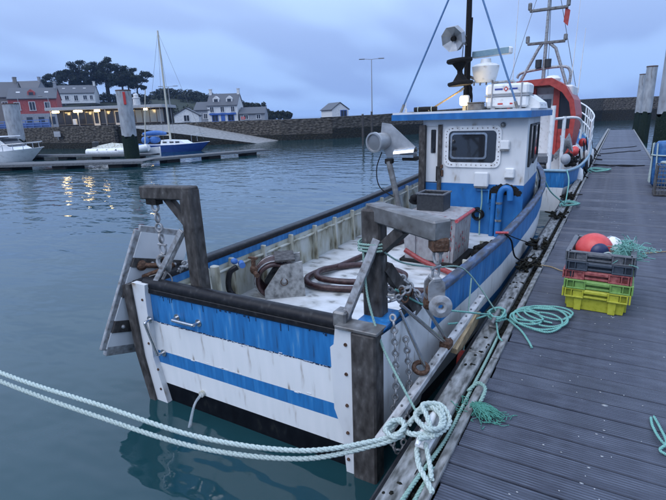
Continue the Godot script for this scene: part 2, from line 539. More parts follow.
func setting() -> void:
	# water: ripples also as real relief near the camera
	var f := FastNoiseLite.new()
	f.seed = 8; f.frequency = .22; f.fractal_octaves = 3
	var b := MB.new()
	var xs := []
	var zs := []
	for i in range(-140, 91):
		xs.append(i * .5)
	for i in range(-150, 25):
		zs.append(i * .5)
	xs.push_front(-900.0); xs.append(900.0)
	zs.push_front(-1500.0); zs.append(500.0)
	var rows := []
	for z in zs:
		var row := []
		for x in xs:
			row.append(V(x, f.get_noise_2d(x * .8, z * 1.6) * .007 if absf(x) < 300 and absf(z) < 300 else 0.0, z))
		rows.append(row)
	b.grid(rows, true)
	struct("water", b, "water")
	var sb := MB.new()
	sb.box(V(0, -6.5, -500), V(1800, 1, 2000))
	struct("seabed", sb, "weed_wall")
	# quay
	var line := [[-300, -25], [-75, -28], [-42, -30.5], [-45, -42.5], [-32, -44], [-27, -46.5], [-22, -54], [-14.8, -74]]
	var poly := []
	for p in line:
		poly.append(Vector2(p[0], p[1]))
	for p in [[-22, -77], [-70, -170], [-300, -300]]:
		poly.append(Vector2(p[0], p[1]))
	var xf := Transform3D(Basis(V(1, 0, 0), V(0, 0, 1), V(0, -1, 0)), V(0, 2.2, 0))
	b = MB.new()
	b.prism(poly, xf, 1.7)
	var q := struct("quay_wall", b, "stone_wall")
	b = MB.new()
	var wider := Geometry2D.offset_polygon(PackedVector2Array(poly), .06)
	b.prism(Array(wider[0]), Transform3D(xf.basis, V(0, .6, 0)), 7)
	mk(q, "weed_band", b, "weed_wall")
	b = MB.new()
	var inner := Geometry2D.offset_polygon(PackedVector2Array(poly), -.5)
	b.prism(Array(inner[0]), Transform3D(xf.basis, V(0, 2.208, 0)), .03)
	struct("quay_ground", b, "asphalt")
	# slipway
	b = MB.new()
	var A := V(-42, 2.1, -31); var B := V(-29.5, -.3, -39.5); var C := V(-45.2, 2.1, -42.4); var D := V(-31, -.3, -45.8)
	b.quad(A, C, D, B)
	var ramp := struct("slipway", b, "concrete")
	b = MB.new()
	b.quad(A, B, B + V(0, -6, 0), A + V(0, -6, 0))
	b.quad(B, D, D + V(0, -6, 0), B + V(0, -6, 0))
	mk(ramp, "side_wall", b, "weed_wall")
	# breakwater with a rising parapet
	var pts := [[-27, -46.5, 2.3], [-22, -54, 2.45], [-14.8, -74, 3.1], [-3, -106, 4.1], [30, -113, 4.0], [90, -122, 4.0]]
	for part in [["stone_wall", 0.0], ["weed_wall", 1.0]]:
		b = MB.new()
		for i in pts.size() - 1:
			var p0 := V(pts[i][0] + .05, 0, pts[i][1])
			var p1 := V(pts[i + 1][0] + .05, 0, pts[i + 1][1])
			var dn := (p1 - p0).cross(Vector3.UP).normalized() * 3.0
			dn = -dn if dn.dot(V(0, 0, -1)) < 0 else dn
			var h0: float = pts[i][2]; var h1: float = pts[i + 1][2]
			var l0 := h0 * .47; var l1 := h1 * .47
			if part[1] > 0.0:
				var o := dn.normalized() * -.05
				b.quad(p0 + o + V(0, l0, 0), p1 + o + V(0, l1, 0), p1 + o + V(0, -6, 0), p0 + o + V(0, -6, 0))
				b.quad(p0 + o + V(0, l0, 0), p0 + V(0, l0, 0), p1 + V(0, l1, 0), p1 + o + V(0, l1, 0))
			else:
				b.quad(p0 + V(0, h0, 0), p1 + V(0, h1, 0), p1 + V(0, -1, 0), p0 + V(0, -1, 0))
				b.quad(p0 + V(0, h0, 0), p0 + dn + V(0, h0, 0), p1 + dn + V(0, h1, 0), p1 + V(0, h1, 0))
				b.quad(p1 + dn + V(0, h1, 0), p0 + dn + V(0, h0, 0), p0 + dn + V(0, -1, 0), p1 + dn + V(0, -1, 0))
		if part[1] > 0.0:
			mk(get_node("breakwater"), "weed_band", b, part[0])
		else:
			tag(mk(self, "breakwater", b, part[0]), "long stone harbour wall with a dark weedy foot behind the boats", "harbour wall")
	# hill behind the terminal
	rows = []
	for i in 46:
		var row := []
		for j in 60:
			var x := -230.0 + j * 2.6
			var z := -60.0 - i * 3.6
			row.append(V(x, hill_h(x, z), z))
		rows.append(row)
	b = MB.new()
	b.grid(rows, true, true)
	struct("hill", b, "grass_bank")

func hill_h(x: float, z: float) -> float:
	# two wooded rises; quay level in front
	var h := 8.5 * exp(-(pow((x + 165.0) / 48.0, 2) + pow((z + 112.0) / 26.0, 2)))
	h += 10.5 * exp(-(pow((x + 158.0) / 24.0, 2) + pow((z + 150.0) / 20.0, 2)))
	return 2.0 + h - .4

# crown of many small leaf faces grouped in clumps
func leafy(b: MB, ctr: Vector3, s: Vector3, k: int, leaf: float) -> void:
	for i in k:
		var d := V(rng.randfn(), rng.randfn(), rng.randfn()).normalized()
		var p := ctr + d * s * pow(rng.randf(), .35)
		var x := V(rng.randfn(), rng.randfn() * .5, rng.randfn()).normalized()
		var y := x.cross(V(rng.randfn(), rng.randfn(), rng.randfn())).normalized()
		var l := leaf * rng.randf_range(.5, 1.3)
		var g := rng.randf_range(.6, 1.25)
		b.tint = Color(g, g, g)
		b.tri(p - x * l, p + y * l * .8, p + x * l)
		b.tri(p - y * l * .5, p + x * l * .6, p - x * l * .3 + y * l)

func pine(called: String, label: String, base: Vector3, h: float, spread: float, lean: Vector3, sd: int, group := "") -> Node3D:
	rng.seed = sd
	var t := thing(called, label, "tree", base, group)
	var tb := MB.new()
	var top := base + V(0, h * .72, 0) + lean
	var tp := curve([base - V(0, .6, 0), base + V(0, h * .3, 0) + lean * .2, base + V(0, h * .52, 0) + lean * .6, top], 4)
	var rr := []
	for i in tp.size():
		rr.append(lerpf(h * .030, h * .010, float(i) / tp.size()))
	tb.tube(tp, rr, 7)
	var cb := MB.new()
	for k in 15:
		var a := TAU * k / 13.0 * 2.4 + rng.randf()
		var rad := spread * rng.randf_range(.25, 1.0)
		var yy := h * rng.randf_range(.5, .97) - rad / spread * h * .12
		var tip := base + lean + V(cos(a) * rad, yy, sin(a) * rad)
		var from: Vector3 = tp[rng.randi_range(tp.size() / 2, tp.size() - 1)]
		tb.tube(curve([from, from.lerp(tip, .5) + V(0, -h * .02, 0), tip], 3), [h * .011, h * .009, h * .008, h * .006, h * .005, h * .004, h * .003], 5)
		for m in 4:
			leafy(cb, tip + V(rng.randfn() * spread * .13, rng.randfn() * h * .022, rng.randfn() * spread * .13), V(spread * .2, h * .05, spread * .2), 95, .3)
	mk(t, "trunk", tb, "bark")
	mk(t, "crown", cb, "needles")
	return t

func bush_tree(called: String, label: String, base: Vector3, h: float, spread: float, sd: int, group := "", airy := 1.0) -> void:
	rng.seed = sd
	var t := thing(called, label, "tree", base, group)
	var tb := MB.new()
	tb.tube([base - V(0, .5, 0), base + V(0, h * .35, 0), base + V(.1, h * .7, 0)], [h * .035, h * .025, h * .012], 6)
	var cb := MB.new()
	for k in int(12 * airy):
		var a := rng.randf() * TAU
		var rad := spread * sqrt(rng.randf()) * .8
		var p := base + V(cos(a) * rad, h * rng.randf_range(.35, .85) - h * .15 * rad / spread, sin(a) * rad)
		tb.tube([base + V(0, h * .3, 0), base.lerp(p, .6) + V(0, h * .1, 0), p], [h * .014, h * .01, h * .005], 4)
		leafy(cb, p, V(spread * .34, h * .17, spread * .34), 200, .3)
	mk(t, "trunk", tb, "bark")
	mk(t, "crown", cb, "leaves")

# a gabled house; x runs along the front, z towards the viewer, origin at the middle of the front's foot
func house(called: String, label: String, at: Vector3, turn: float, w: float, d: float, eaves: float, ridge: float, wall: String, wins: Array, extra := {}) -> Node3D:
	var t := thing(called, label, extra.get("category", "house"), at)
	t.rotation.y = deg_to_rad(turn)
	var b := MB.new()
	if extra.get("gable_front", false):
		b.prism([Vector2(-w / 2, -.5), Vector2(w / 2, -.5), Vector2(w / 2, eaves), Vector2(0, ridge), Vector2(-w / 2, eaves)], Transform3D(Basis(), V(0, 0, -d)), d)
		mk(t, "wall", b, wall, true)
		var rb := MB.new()
		for s in [-1.0, 1.0]:
			var e0 := V(s * (w / 2 + .3), eaves - .12, .2); var r0 := V(0, ridge + .12, .2)
			var dz := V(0, 0, -d - .4)
			var up := V(0, .16, 0)
			rb.out(V(0, 0, -d / 2), e0 + up, r0 + up, r0 + up + dz, e0 + up + dz)
			rb.out(V(0, 99, -d / 2), e0, r0, r0 + dz, e0 + dz)
			rb.out(V(0, ridge, -d / 2), e0, r0, r0 + up, e0 + up)
			rb.out(V(0, ridge, -d / 2), e0, e0 + up, e0 + up + dz, e0 + dz)
		mk(t, "roof", rb, "slate", true)
	else:
		b.prism([Vector2(0, -.5), Vector2(d, -.5), Vector2(d, eaves), Vector2(d / 2, ridge - .05), Vector2(0, eaves)], Transform3D(Basis(V(0, 0, -1), V(0, 1, 0), V(1, 0, 0)), V(-w / 2, 0, 0)), w)
		mk(t, "wall", b, wall, true)
		var rb := MB.new()
		rb.prism([Vector2(-.3, eaves - .05), Vector2(-.3, eaves + .1), Vector2(d / 2, ridge + .15), Vector2(d + .3, eaves + .1), Vector2(d + .3, eaves - .05), Vector2(d / 2, ridge)], Transform3D(Basis(V(0, 0, -1), V(0, 1, 0), V(1, 0, 0)), V(-w / 2 - .15, 0, 0)), w + .3)
		var roof := mk(t, "roof", rb, "slate", true)
		for cx in extra.get("chimneys", []):
			var cb := MB.new()
			cb.box(V(cx, ridge + .4, -d / 2), V(.6, 1.5, .9)).box(V(cx, ridge + 1.2, -d / 2), V(.75, .12, 1.05))
			mk(roof, "chimney", cb, extra.get("chimney_mat", wall), true)
		for dx in extra.get("dormers", []):
			var zc := -d * .16
			var yc := lerpf(eaves, ridge, .32)
			var db := MB.new()
			db.prism([Vector2(-.75, -.6), Vector2(.75, -.6), Vector2(.75, .8), Vector2(0, 1.4), Vector2(-.75, .8)], Transform3D(Basis(), V(dx, yc, zc - 1.6)), 1.9)
			var dm := mk(roof, "dormer", db, extra.get("dormer_mat", "render_white"), true)
			var wb := MB.new()
			wb.box(V(dx, yc + .15, zc + .31), V(.9, 1.1, .05))
			mk(dm, "pane", wb, "far_glass", true)
		for dx in extra.get("skylights", []):
			var slope := atan2(ridge - eaves, d / 2)
			var sk := MB.new()
			sk.box(V(dx, lerpf(eaves, ridge, .5) + .16, -d * .25), V(.8, .08, 1.1), Basis(Vector3.RIGHT, slope))
			mk(roof, "skylight", sk, "window_frame", true)
	# windows: x, y of the centre, width, height, material of the surround
	for s in wins:
		var fb := MB.new()
		var x: float = s[0]; var y: float = s[1]; var ww: float = s[2]; var hh: float = s[3]
		var fw := .12
		fb.box(V(x, y + hh / 2 + fw / 2, .04), V(ww + fw * 2, fw, .12)).box(V(x, y - hh / 2 - fw / 2, .06), V(ww + fw * 2 + .1, fw, .18))
		fb.box(V(x - ww / 2 - fw / 2, y, .04), V(fw, hh, .12)).box(V(x + ww / 2 + fw / 2, y, .04), V(fw, hh, .12))
		fb.box(V(x, y, .035), V(.07, hh, .05))
		var kind: String = s[4] if s.size() > 4 else "window"
		var fr := mk(t, kind, fb, s[5] if s.size() > 5 else "window_frame", true)
		var pb := MB.new()
		pb.box(V(x, y, .012), V(ww, hh, .02))
		mk(fr, "pane", pb, "far_glass", true)
	return t

func town() -> void:
	# every house stands on the quay level or on the hill
	house("stone_house", "grey stone house with slate roof at the left edge beside the red building", V(-127.0, 2.2, -60.8), 50, 11, 9, 7.0, 10.6, "render_stone",
		[[-3, 5.2, 1, 1.5], [0, 5.2, 1, 1.5], [3, 5.2, 1, 1.5], [-3, 1.9, 1, 1.6], [0, 1.9, 1, 1.6], [3, 1.9, 1, 1.6]], {"chimneys": [-5, 5], "skylights": [1.5]})
	var red := house("red_house", "red rendered building with white windows and grey ground floor on the quay", V(-118, 2.2, -65.6), 52, 9.8, 9, 6.4, 9.0, "render_red",
		[[-3.2, 4.8, 1, 1.6], [-.2, 4.8, 1.1, 1.8], [2.9, 4.8, 1, 1.6]], {"chimneys": [4.6], "chimney_mat": "render_grey", "dormers": [-.2], "skylights": [-3, 2.8], "dormer_mat": "render_red"})
	var b := MB.new()
	b.box(V(0, 1.5, .12), V(9.66, 3.2, .2))
	var gf := mk(red, "ground_floor", b, "render_grey", true)
	for x in [-3.4, -1.2, 1.2, 3.4]:
		var wb := MB.new()
		wb.box(V(x, 1.5, .24), V(1.2, 1.7, .06))
		mk(gf, "pane", wb, "far_glass", true)
	# railings on the quay before the houses
	var rl := thing("quay_railing", "pale blue railing along the quay edge before the red building", "railing", V(-104, 2.2, -44))
	var steps := 21
	for i in steps:
		var p := V(-122, 2.2, -46).lerp(V(-74, 2.2, -43), float(i) / (steps - 1))
		b = MB.new()
		b.box(p + V(0, .55, 0), V(.12, 1.1, .12))
		mk(rl, "post", b, "railing_blue")
	b = MB.new()
	for y in [.35, .7, 1.1]:
		b.bar(V(-122, 2.2 + y, -46), V(-74, 2.2 + y, -43), .08, .12)
	mk(rl, "rail", b, "railing_blue")
	b = MB.new()
	b.bar(V(-122, 2.45, -46.2), V(-74, 2.45, -43.2), .04, .75)
	mk(rl, "infill", b, "railing_blue")
	# ferry terminal with a long flat roof
	var t := thing("ferry_terminal", "long low terminal with flat canopy roof, dark glazing and lit lamps", "terminal", V(-70.5, 2.2, -50.6))
	t.rotation.y = deg_to_rad(30.5)
	b = MB.new()
	b.box(V(0, 2.68, -2.2), V(18.4, .46, 7), Basis(), .03)
	mk(t, "canopy", b, "fascia", true)
	b = MB.new()
	b.box(V(0, 1.2, -3.2), V(17.2, 2.5, 4.6))
	mk(t, "wall", b, "bare_black", true)
	for i in 15:
		var x := -8.0 + i * 1.14
		b = MB.new()
		if i in [5, 8, 9]:
			b.box(V(x, 1.12, -.87), V(.95, 2.2, .06))
			var dr := mk(t, "door", b, "window_frame", true)
			b = MB.new()
			b.box(V(x, 1.2, -.82), V(.6, 1.7, .04))
			mk(dr, "pane", b, "far_glass", true)
		else:
			b.box(V(x, 1.25, -.875), V(1.0, 1.9, .05))
			var pn := mk(t, "window", b, "pale_glass" if i >= 11 else "far_glass", true)
			b = MB.new()
			b.box(V(x + .55, 1.25, -.86), V(.07, 2.2, .1)).box(V(x, .26, -.86), V(1.04, .09, .1))
			mk(pn, "frame", b, "steel_grey", true)
	for x in [-8.6, -4.3, 0, 4.3, 8.6]:
		b = MB.new()
		b.cyl(V(x, 0, .9), V(x, 2.45, .9), .07)
		mk(t, "column", b, "galvanised", true)
	b = MB.new()
	b.box(V(-5.1, .65, .6), V(.55, .9, .4), Basis(), .05)
	mk(t, "bin_cabinet", b, "render_white", true)
	# lamps under the canopy, each a lit box
	var k := 0
	var spots := [[-7.7, .62], [-4.2, .8], [-1.2, .5], [2.7, .5], [6.4, .34]]
	var names := ["leftmost lit lamp under the terminal canopy, beside the red building", "widest lit lamp under the terminal canopy, second from the left", "third lit lamp from the left under the terminal canopy", "fourth lit lamp from the left under the terminal canopy, behind the grey pile", "rightmost small lit lamp under the terminal canopy"]
	for s in spots:
		b = MB.new()
		var lp := V(-70.5, 2.2, -50.6) + yaw(30.5) * V(s[0], 2.24, 1.0)
		var th := thing("canopy_lamp", names[k], "lamp", lp, "lamps under the terminal canopy")
		b.box(lp, V(s[1] * 1.7, .26, .26), yaw(30.5), .06)
		mk(th, "diffuser", b, "lamp_warm")
		b = MB.new()
		b.box(lp + V(0, .155, 0), V(s[1] * 1.7 + .08, .04, .32), yaw(30.5))
		mk(th, "housing", b, "fascia")
		lamp(lp + V(0, -.25, 0) + yaw(30.5) * V(0, 0, .2), Color(1, .86, .6), .9, .2)
		k += 1
	# white sign tower by the terminal
	t = thing("white_tower", "slim white pointed tower standing behind the terminal roof", "tower", V(-78.6, 2.2, -62.8))
	b = MB.new()
	b.lathe([Vector2(0, 0), Vector2(.8, 0), Vector2(.62, 4.6), Vector2(.7, 4.65), Vector2(.7, 4.8), Vector2(.45, 4.85), Vector2(.45, 5.3), Vector2(.3, 5.5), Vector2(.0, 5.55)], Transform3D(Basis(), V(-78.6, 2.2, -62.8)), 12)
	mk(t, "shaft", b, "render_white")
	b = MB.new()
	b.cyl(V(-78.6, 8.1, -62.8), V(-78.6, 9.0, -62.8), .04)
	mk(t, "finial", b, "steel_grey")
	# house on the hill
	house("hill_house", "white house with slate roof on the hill below the pines", V(-148.5, 9.6, -95.5), 46, 12, 8, 2.5, 5.0, "render_white",
		[[-4.5, 1.2, 1, 1.2], [-2, 1.2, 1, 1.2], [.6, 1.1, 1, 1.5], [3.2, 1.2, 1, 1.2], [5, 1.2, .8, 1.2]], {"skylights": [-3, 0, 3], "chimneys": [-5.7, 5.7]})
	house("upper_house", "dark roofed house on the hill behind the red building", V(-163, 10.2, -88), 30, 9, 7, 2.6, 6.2, "render_grey", [[-2, 1.3, 1, 1.2], [2, 1.3, 1, 1.2]], {"chimneys": [-4, 4]})
	# houses right of the slipway
	house("boat_shed", "small white gabled shed beside the slipway lamp post", V(-82, 2.2, -78), 40, 5.2, 6, 1.5, 2.9, "render_white", [[0, .9, 1.1, 1.2]], {"gable_front": true})
	house("side_wing", "low grey wing joined to the white house with blue shopfront", V(-87, 2.2, -87.8), 31, 3.6, 7, 2.7, 4.6, "render_grey", [[-.8, 1.3, .8, 1.1], [.8, 1.3, .8, 1.1]])
	var rh := house("white_house", "white house with blue shopfront, chimneys and dormers beyond the slipway", V(-82.6, 2.2, -90.2), 30, 7.2, 8, 3.6, 6.4, "render_white",
		[[-2.5, 2.75, .8, 1.2], [0, 2.75, .8, 1.2], [2.5, 2.75, .8, 1.2], [-1.9, .75, 1.3, 1.3, "shop_window", "blue_shop"], [1.9, .75, 1.3, 1.3, "shop_window", "blue_shop"]], {"chimneys": [-3.4, 3.4], "dormers": [-1.6, 1.6]})
	b = MB.new()
	b.box(V(0, 1.72, .16), V(6.4, .36, .3)).box(V(0, .8, .07), V(.95, 1.5, .1))
	mk(rh, "shopfront", b, "blue_shop", true)
	house("low_house", "low house with broad slate roof right of the blue shopfront", V(-76.4, 2.2, -93.6), 30, 6, 6, 1.5, 3.0, "render_grey", [[-1.5, .8, .9, .9], [1.5, .8, .9, .9]])
	house("boathouse", "white gabled boathouse with blue door standing on the breakwater", V(-60.2, 2.2, -108), 52, 4.4, 7.5, 1.9, 3.4, "render_white", [[.9, .9, 1.5, 1.5, "boat_door", "blue_shop"]], {"gable_front": true, "category": "boathouse"})
	# parked van and wall signs on the quay
	for s in [[V(-72.4, 2.2, -85.5), "sign_red", "small red and white notice board on the quay before the low house"], [V(-50, .95, -29.66), "print_grey", "white sign fixed to the quay wall below the terminal"]]:
		t = thing("notice_board", s[2], "sign", s[0])
		b = MB.new()
		b.box(s[0] + V(0, .55, 0), V(1.1, .55, .06))
		mk(t, "panel", b, s[1])
		b = MB.new()
		b.box(s[0] + V(0, .55, .035), V(.8, .16, .02)).box(s[0] + V(0, .15, -.03), V(.06, .35, .06))
		mk(t, "fixing", b, "print_grey")
	# street lamps
	for s in [[V(-65.1, 2.2, -58.6), 5.8, 2, "white double street lamp at the head of the slipway"], [V(-87, 2.2, -46), 5.2, 0, "white flagpole on the quay before the red building"], [V(-82.4, 2.2, -48.4), 4.9, 1, "single street lamp between the red building and the terminal"], [V(-29.7, 2.3, -62.3), 7.3, 2, "tall thin double street lamp standing on the breakwater"]]:
		t = thing("street_lamp" if s[2] else "flagpole", s[3], "street lamp" if s[2] else "flagpole", s[0])
		b = MB.new()
		b.cyl(s[0] - V(0, .3, 0), s[0] + V(0, s[1], 0), .085, .05, 8)
		mk(t, "pole", b, "galvanised")
		for q in s[2]:
			var sg := -1.0 if q == 0 else 1.0
			var top: Vector3 = s[0] + V(0, s[1], 0)
			b = MB.new()
			b.bar(top, top + V(sg * .95, .08, -sg * .4), .06, .06)
			var arm := mk(t, "arm", b, "galvanised")
			b = MB.new()
			b.box(top + V(sg * 1.2, .08, -sg * .5), V(.8, .1, .28), yaw(23), .04)
			mk(arm, "lamp_head", b, "steel_grey")
	# posts in the water before the wall
	for s in [[V(-17.87, 0, -35.73), 2.4, "left of two thin grey posts standing in the water before the breakwater"], [V(-18.35, 0, -38.42), 2.6, "right of two thin grey posts standing in the water before the breakwater"]]:
		t = thing("mooring_post", s[2], "post", s[0], "posts before the breakwater")
		b = MB.new()
		b.cyl(s[0] - V(0, 6, 0), s[0] + V(0, s[1], 0), .085)
		mk(t, "shaft", b, "timber_grey")
		b = MB.new()
		b.cyl(s[0] + V(0, s[1], 0), s[0] + V(0, s[1] + .05, 0), .1)
		mk(t, "cap", b, "galvanised")
	# pines on the hill
	var pn := [[-171, -104, 12.0, 5.0, -1.5, "leftmost pine, low and leaning, at the edge of the hilltop group"], [-165, -106.5, 13.5, 5.5, -1, "second pine from the left in the hilltop group"], [-159.5, -109, 16.0, 6.5, 0, "tallest broad pine in the middle of the hilltop group"], [-154, -111.5, 15.0, 6.0, .8, "pine right of the tallest one in the hilltop group"], [-149, -114, 13.5, 6.0, 1.5, "broad pine near the right end of the hilltop group"], [-145.5, -117, 11.5, 5.0, 2.5, "rightmost pine with drooping crown in the hilltop group"]]
	pn.append_array([[-167.5, -110, 12.5, 5.0, -.5, "pine filling the gap at the back left of the hilltop group"], [-156.5, -114, 14.0, 5.5, .4, "pine half hidden behind the tallest one"], [-151, -118, 12.5, 5.2, 1.2, "pine at the back right of the hilltop group"]])
	for i in pn.size():
		pine("pine_tree", pn[i][5], V(pn[i][0], hill_h(pn[i][0], pn[i][1]) - .2, pn[i][1]), pn[i][2], pn[i][3], V(pn[i][4], 0, pn[i][4] * .6), 100 + i, "pines on the hilltop")
	# woods on the second rise: one mass
	rng.seed = 31
	b = MB.new()
	var prof := [[-166, -133, 9], [-162.5, -136.6, 13.1], [-159.3, -139.3, 15.4], [-154, -142, 15.0], [-149, -145, 14.2], [-144.5, -147.5, 13.2], [-140, -149.5, 12.1], [-136.5, -151, 11.0], [-133, -153, 10.0], [-127.6, -155.5, 8.0], [-121, -159, 6.4]]
	for i in prof.size() - 1:
		for m in 4:
			var fr := m / 4.0
			var x: float = lerpf(prof[i][0], prof[i + 1][0], fr)
			var z: float = lerpf(prof[i][1], prof[i + 1][1], fr)
			var top: float = lerpf(prof[i][2], prof[i + 1][2], fr)
			for q in 6:
				var hh := top * (1.0 - q * .16) + rng.randfn() * .5
				leafy(b, V(x + q * 2.2 + rng.randfn(), hh - 1.1, z + q * 2.4), V(2.3, 1.4, 2.3), 260, .42)
	var wood := mk(self, "woodland", b, "leaves")
	tag(wood, "dark wooded hillside behind the houses right of the pines", "woodland")
	wood.set_meta("kind", "stuff")
	# hedge behind the terminal
	rng.seed = 32
	b = MB.new()
	for i in 34:
		var p := V(-136, 0, -78).lerp(V(-96, 0, -100), i / 33.0)
		leafy(b, p + V(0, hill_h(p.x, p.z) + 2.2 + rng.randfn() * .5, 0), V(1.4, 1.5, 1.2), 140, .32)
	for i in 46:
		var p := V(-172, 0, -99).lerp(V(-141, 0, -117), i / 45.0)
		leafy(b, p + V(0, hill_h(p.x, p.z) + 1.0 + absf(rng.randfn()) * .9, 0), V(1.6, 1.5, 1.6), 150, .34)
	var hedge := mk(self, "hedge", b, "leaves")
	tag(hedge, "dark hedges on the bank behind the terminal and below the pines", "hedge")
	hedge.set_meta("kind", "stuff")
	bush_tree("shore_tree", "airy tree right of the white house with blue shopfront", V(-93.5, 2.0, -114), 6.4, 2.6, 61, "trees beyond the houses", .7)
	bush_tree("shore_tree", "tree with gaps just left of the dark round bush", V(-90.2, 2.0, -116), 5.6, 2.2, 62, "trees beyond the houses", .7)
	bush_tree("shore_bush", "dark round bush at the right end of the houses", V(-87.2, 1.6, -117), 3.6, 2.5, 63, "", 1.4)
	bush_tree("shore_bush", "flat topped dark bush nearest the breakwater", V(-84.6, 1.6, -118.5), 3.3, 2.2, 64, "", 1.4)

# ---------------------------------------------------------------- pontoon
func pontoon() -> void:
	var t := Node3D.new()
	t.name = "pontoon"
	add_child(t)
	t.position = V(.35, 0, -22)
	t.set_meta("kind", "structure")
	var b := MB.new()
	b.box(V(.26, .16, -23.0), V(1.6, .5, 47.4))
	mk(t, "float", b, "bare_black")
	# planks: ribbed near the camera, a few variants shared
	var pitch := .152
	var wid := .139
	var x0 := -.55
	var x1 := 1.05
	var kinds := []
	for variant in 4:
		var ribs := 8
		var poly := []
		poly.append(Vector2(-wid / 2, -.028))
		poly.append(Vector2(-wid / 2, -.009))
		for r in ribs:
			var u := -wid / 2 + wid * (r + .5) / ribs
			var hw := wid / ribs * .5
			var dip := -.0075
			poly.append(Vector2(u - hw * .98, dip))
			poly.append(Vector2(u - hw * .62, -.0005))
			poly.append(Vector2(u + hw * .62, .0))
			if r == ribs - 1:
				poly.append(Vector2(u + hw * .98, dip))
		poly.append(Vector2(wid / 2, -.028))
		var mb := MB.new()
		mb.prism(poly, Transform3D(Basis(V(0, 0, 1), V(0, 1, 0), V(-1, 0, 0)), V(x1, 0, 0)), x1 - x0 + variant * .006)
		kinds.append(mb.mesh())
	var flat := MB.new()
	flat.box(V((x0 + x1) / 2, -.014, 0), V(x1 - x0, .028, wid), Basis(), .004)
	var flat_mesh := flat.mesh()
	rng.seed = 4
	for i in 297:
		var z := -.9 - i * pitch
		var o := MeshInstance3D.new()
		o.name = "plank"
		o.mesh = kinds[rng.randi() % 4] if i < 110 else flat_mesh
		o.material_override = mats["plank_dark" if rng.randf() < .22 else "plank"]
		t.add_child(o, true)
		o.position = V(0, .55 + rng.randfn() * .0012, z) - t.position
		o.rotation.z = rng.randfn() * .0012
	# edge: narrow board, groove with dirt, wide board, rubber face
	var zz := -.2
	while zz > -46.0:
		var len := 3.0
		var zc := zz - len / 2
		b = MB.new()
		b.box(V(-.585, .556, zc), V(.046, .03, len - .012), Basis(), .005)
		mk(t, "edge_strip", b, "kerb_board")
		b = MB.new()
		b.box(V(-.715, .561, zc), V(.115, .045, len - .012), Basis(), .006)
		mk(t, "edge_board", b, "kerb_board")
		zz -= len
	b = MB.new()
	b.box(V(-.63, .52, -23.2), V(.06, .03, 46))
	mk(t, "groove", b, "groove_dirt")
	b = MB.new()
	b.box(V(-.795, .5, -23.2), V(.05, .08, 46), Basis(), .015).box(V(-.66, .3, -23.2), V(.22, .38, 46))
	mk(t, "rubbing_strake", b, "rubber")
	b = MB.new()
	b.box(V(1.09, .5, -23.2), V(.07, .14, 46), Basis(), .01)
	mk(t, "side_beam", b, "kerb_board")
	# dirt and debris lying in the groove
	rng.seed = 12
	b = MB.new()
	for i in 300:
		var z := -1.2 - pow(rng.randf(), 1.6) * 14.0
		var x := -.63 + rng.randfn() * .022 if rng.randf() < .78 else -.715 + rng.randfn() * .045
		var on := .58 if x < -.66 else .54
		b.ball(V(clampf(x, -.768, -.56), on + .003, z), V(rng.randf_range(.004, .022), rng.randf_range(.003, .009), rng.randf_range(.004, .03)), 3, 5)
	mk(t, "debris", b, "groove_dirt").set_meta("kind", "stuff")
	# white splashes dropped by gulls
	b = MB.new()
	for i in 190:
		var z := -1.5 - pow(rng.randf(), 1.5) * 9.0
		var x := rng.randf_range(-.5, 1.0) if i > 70 else .12 + rng.randfn() * .06
		var s := rng.randf_range(.0018, .005) * (2.6 if i % 29 == 0 else 1.0)
		b.ball(V(x, .5515, z), V(s * rng.randf_range(1, 2.4), .0016, s), 3, 7)
	mk(t, "droppings", b, "droppings").set_meta("kind", "stuff")

func pile(at: Vector3, r: float, top: float, weed: float, label: String, group: String) -> void:
	var t := thing("mooring_pile", label, "pile", at, group)
	var b := MB.new()
	b.cyl(at + V(0, weed, 0), at + V(0, top, 0), r, r, 26)
	mk(t, "shaft", b, "pile_paint")
	b = MB.new()
	rng.seed = int(absf(at.z) * 10)
	var rows := []
	for i in 12:
		var row := []
		for j in 27:
			var a := TAU * (j % 26) / 26.0
			var rr := r + .004 + (.014 * absf(sin(j % 26 * 3.7 + i * 2.1)) if i < 11 else 0.0)
			var y := lerpf(-5.0, weed, i / 11.0) + (.11 * sin(j % 26 * .9 + 1) + .05 * sin(j % 26 * 2.3) if i == 11 else 0.0)
			row.append(at + V(cos(a) * rr, y, sin(a) * rr))
		rows.append(row)
	b.grid(rows, true, true)
	mk(t, "weed", b, "pile_weed")
	b = MB.new()
	b.cyl(at + V(0, top, 0), at + V(0, top + .06, 0), r + .02, r + .01, 26)
	mk(t, "cap", b, "rusty")

# loft of hull stations; st rows: [s along, half width at the top, half width at the waterline, top height]
func hull(parent: Node, called: String, material: String, org: Vector3, dir: Vector3, st: Array, low := -.5, lo := 0.0, hi := 1.0, rake := 0.0) -> MeshInstance3D:
	var side := dir.cross(Vector3.UP).normalized()
	var b := MB.new()
	for sg in [-1.0, 1.0]:
		var rows := []
		for s in st:
			var row := []
			for k in 5:
				var f := lerpf(lo, hi, k / 4.0)
				var w: float = lerpf(s[2], s[1], pow(f, .8))
				row.append(org + dir * (s[0] - rake * (1.0 - f) * pow(maxf(s[0], 0.0) / st[-1][0], 3)) + side * sg * w + V(0, lerpf(low, s[3], f), 0))
			rows.append(row)
		b.grid(rows, true, sg > 0)
	var s0: Array = st[0]
	var q := []
	for sg in [-1.0, 1.0]:
		for f in [lo, hi]:
			q.append(org + dir * s0[0] + side * sg * lerpf(s0[2], s0[1], pow(f, .8)) + V(0, lerpf(low, s0[3], f), 0))
	b.quad(q[0], q[1], q[3], q[2])
	return mk(parent, called, b, material)

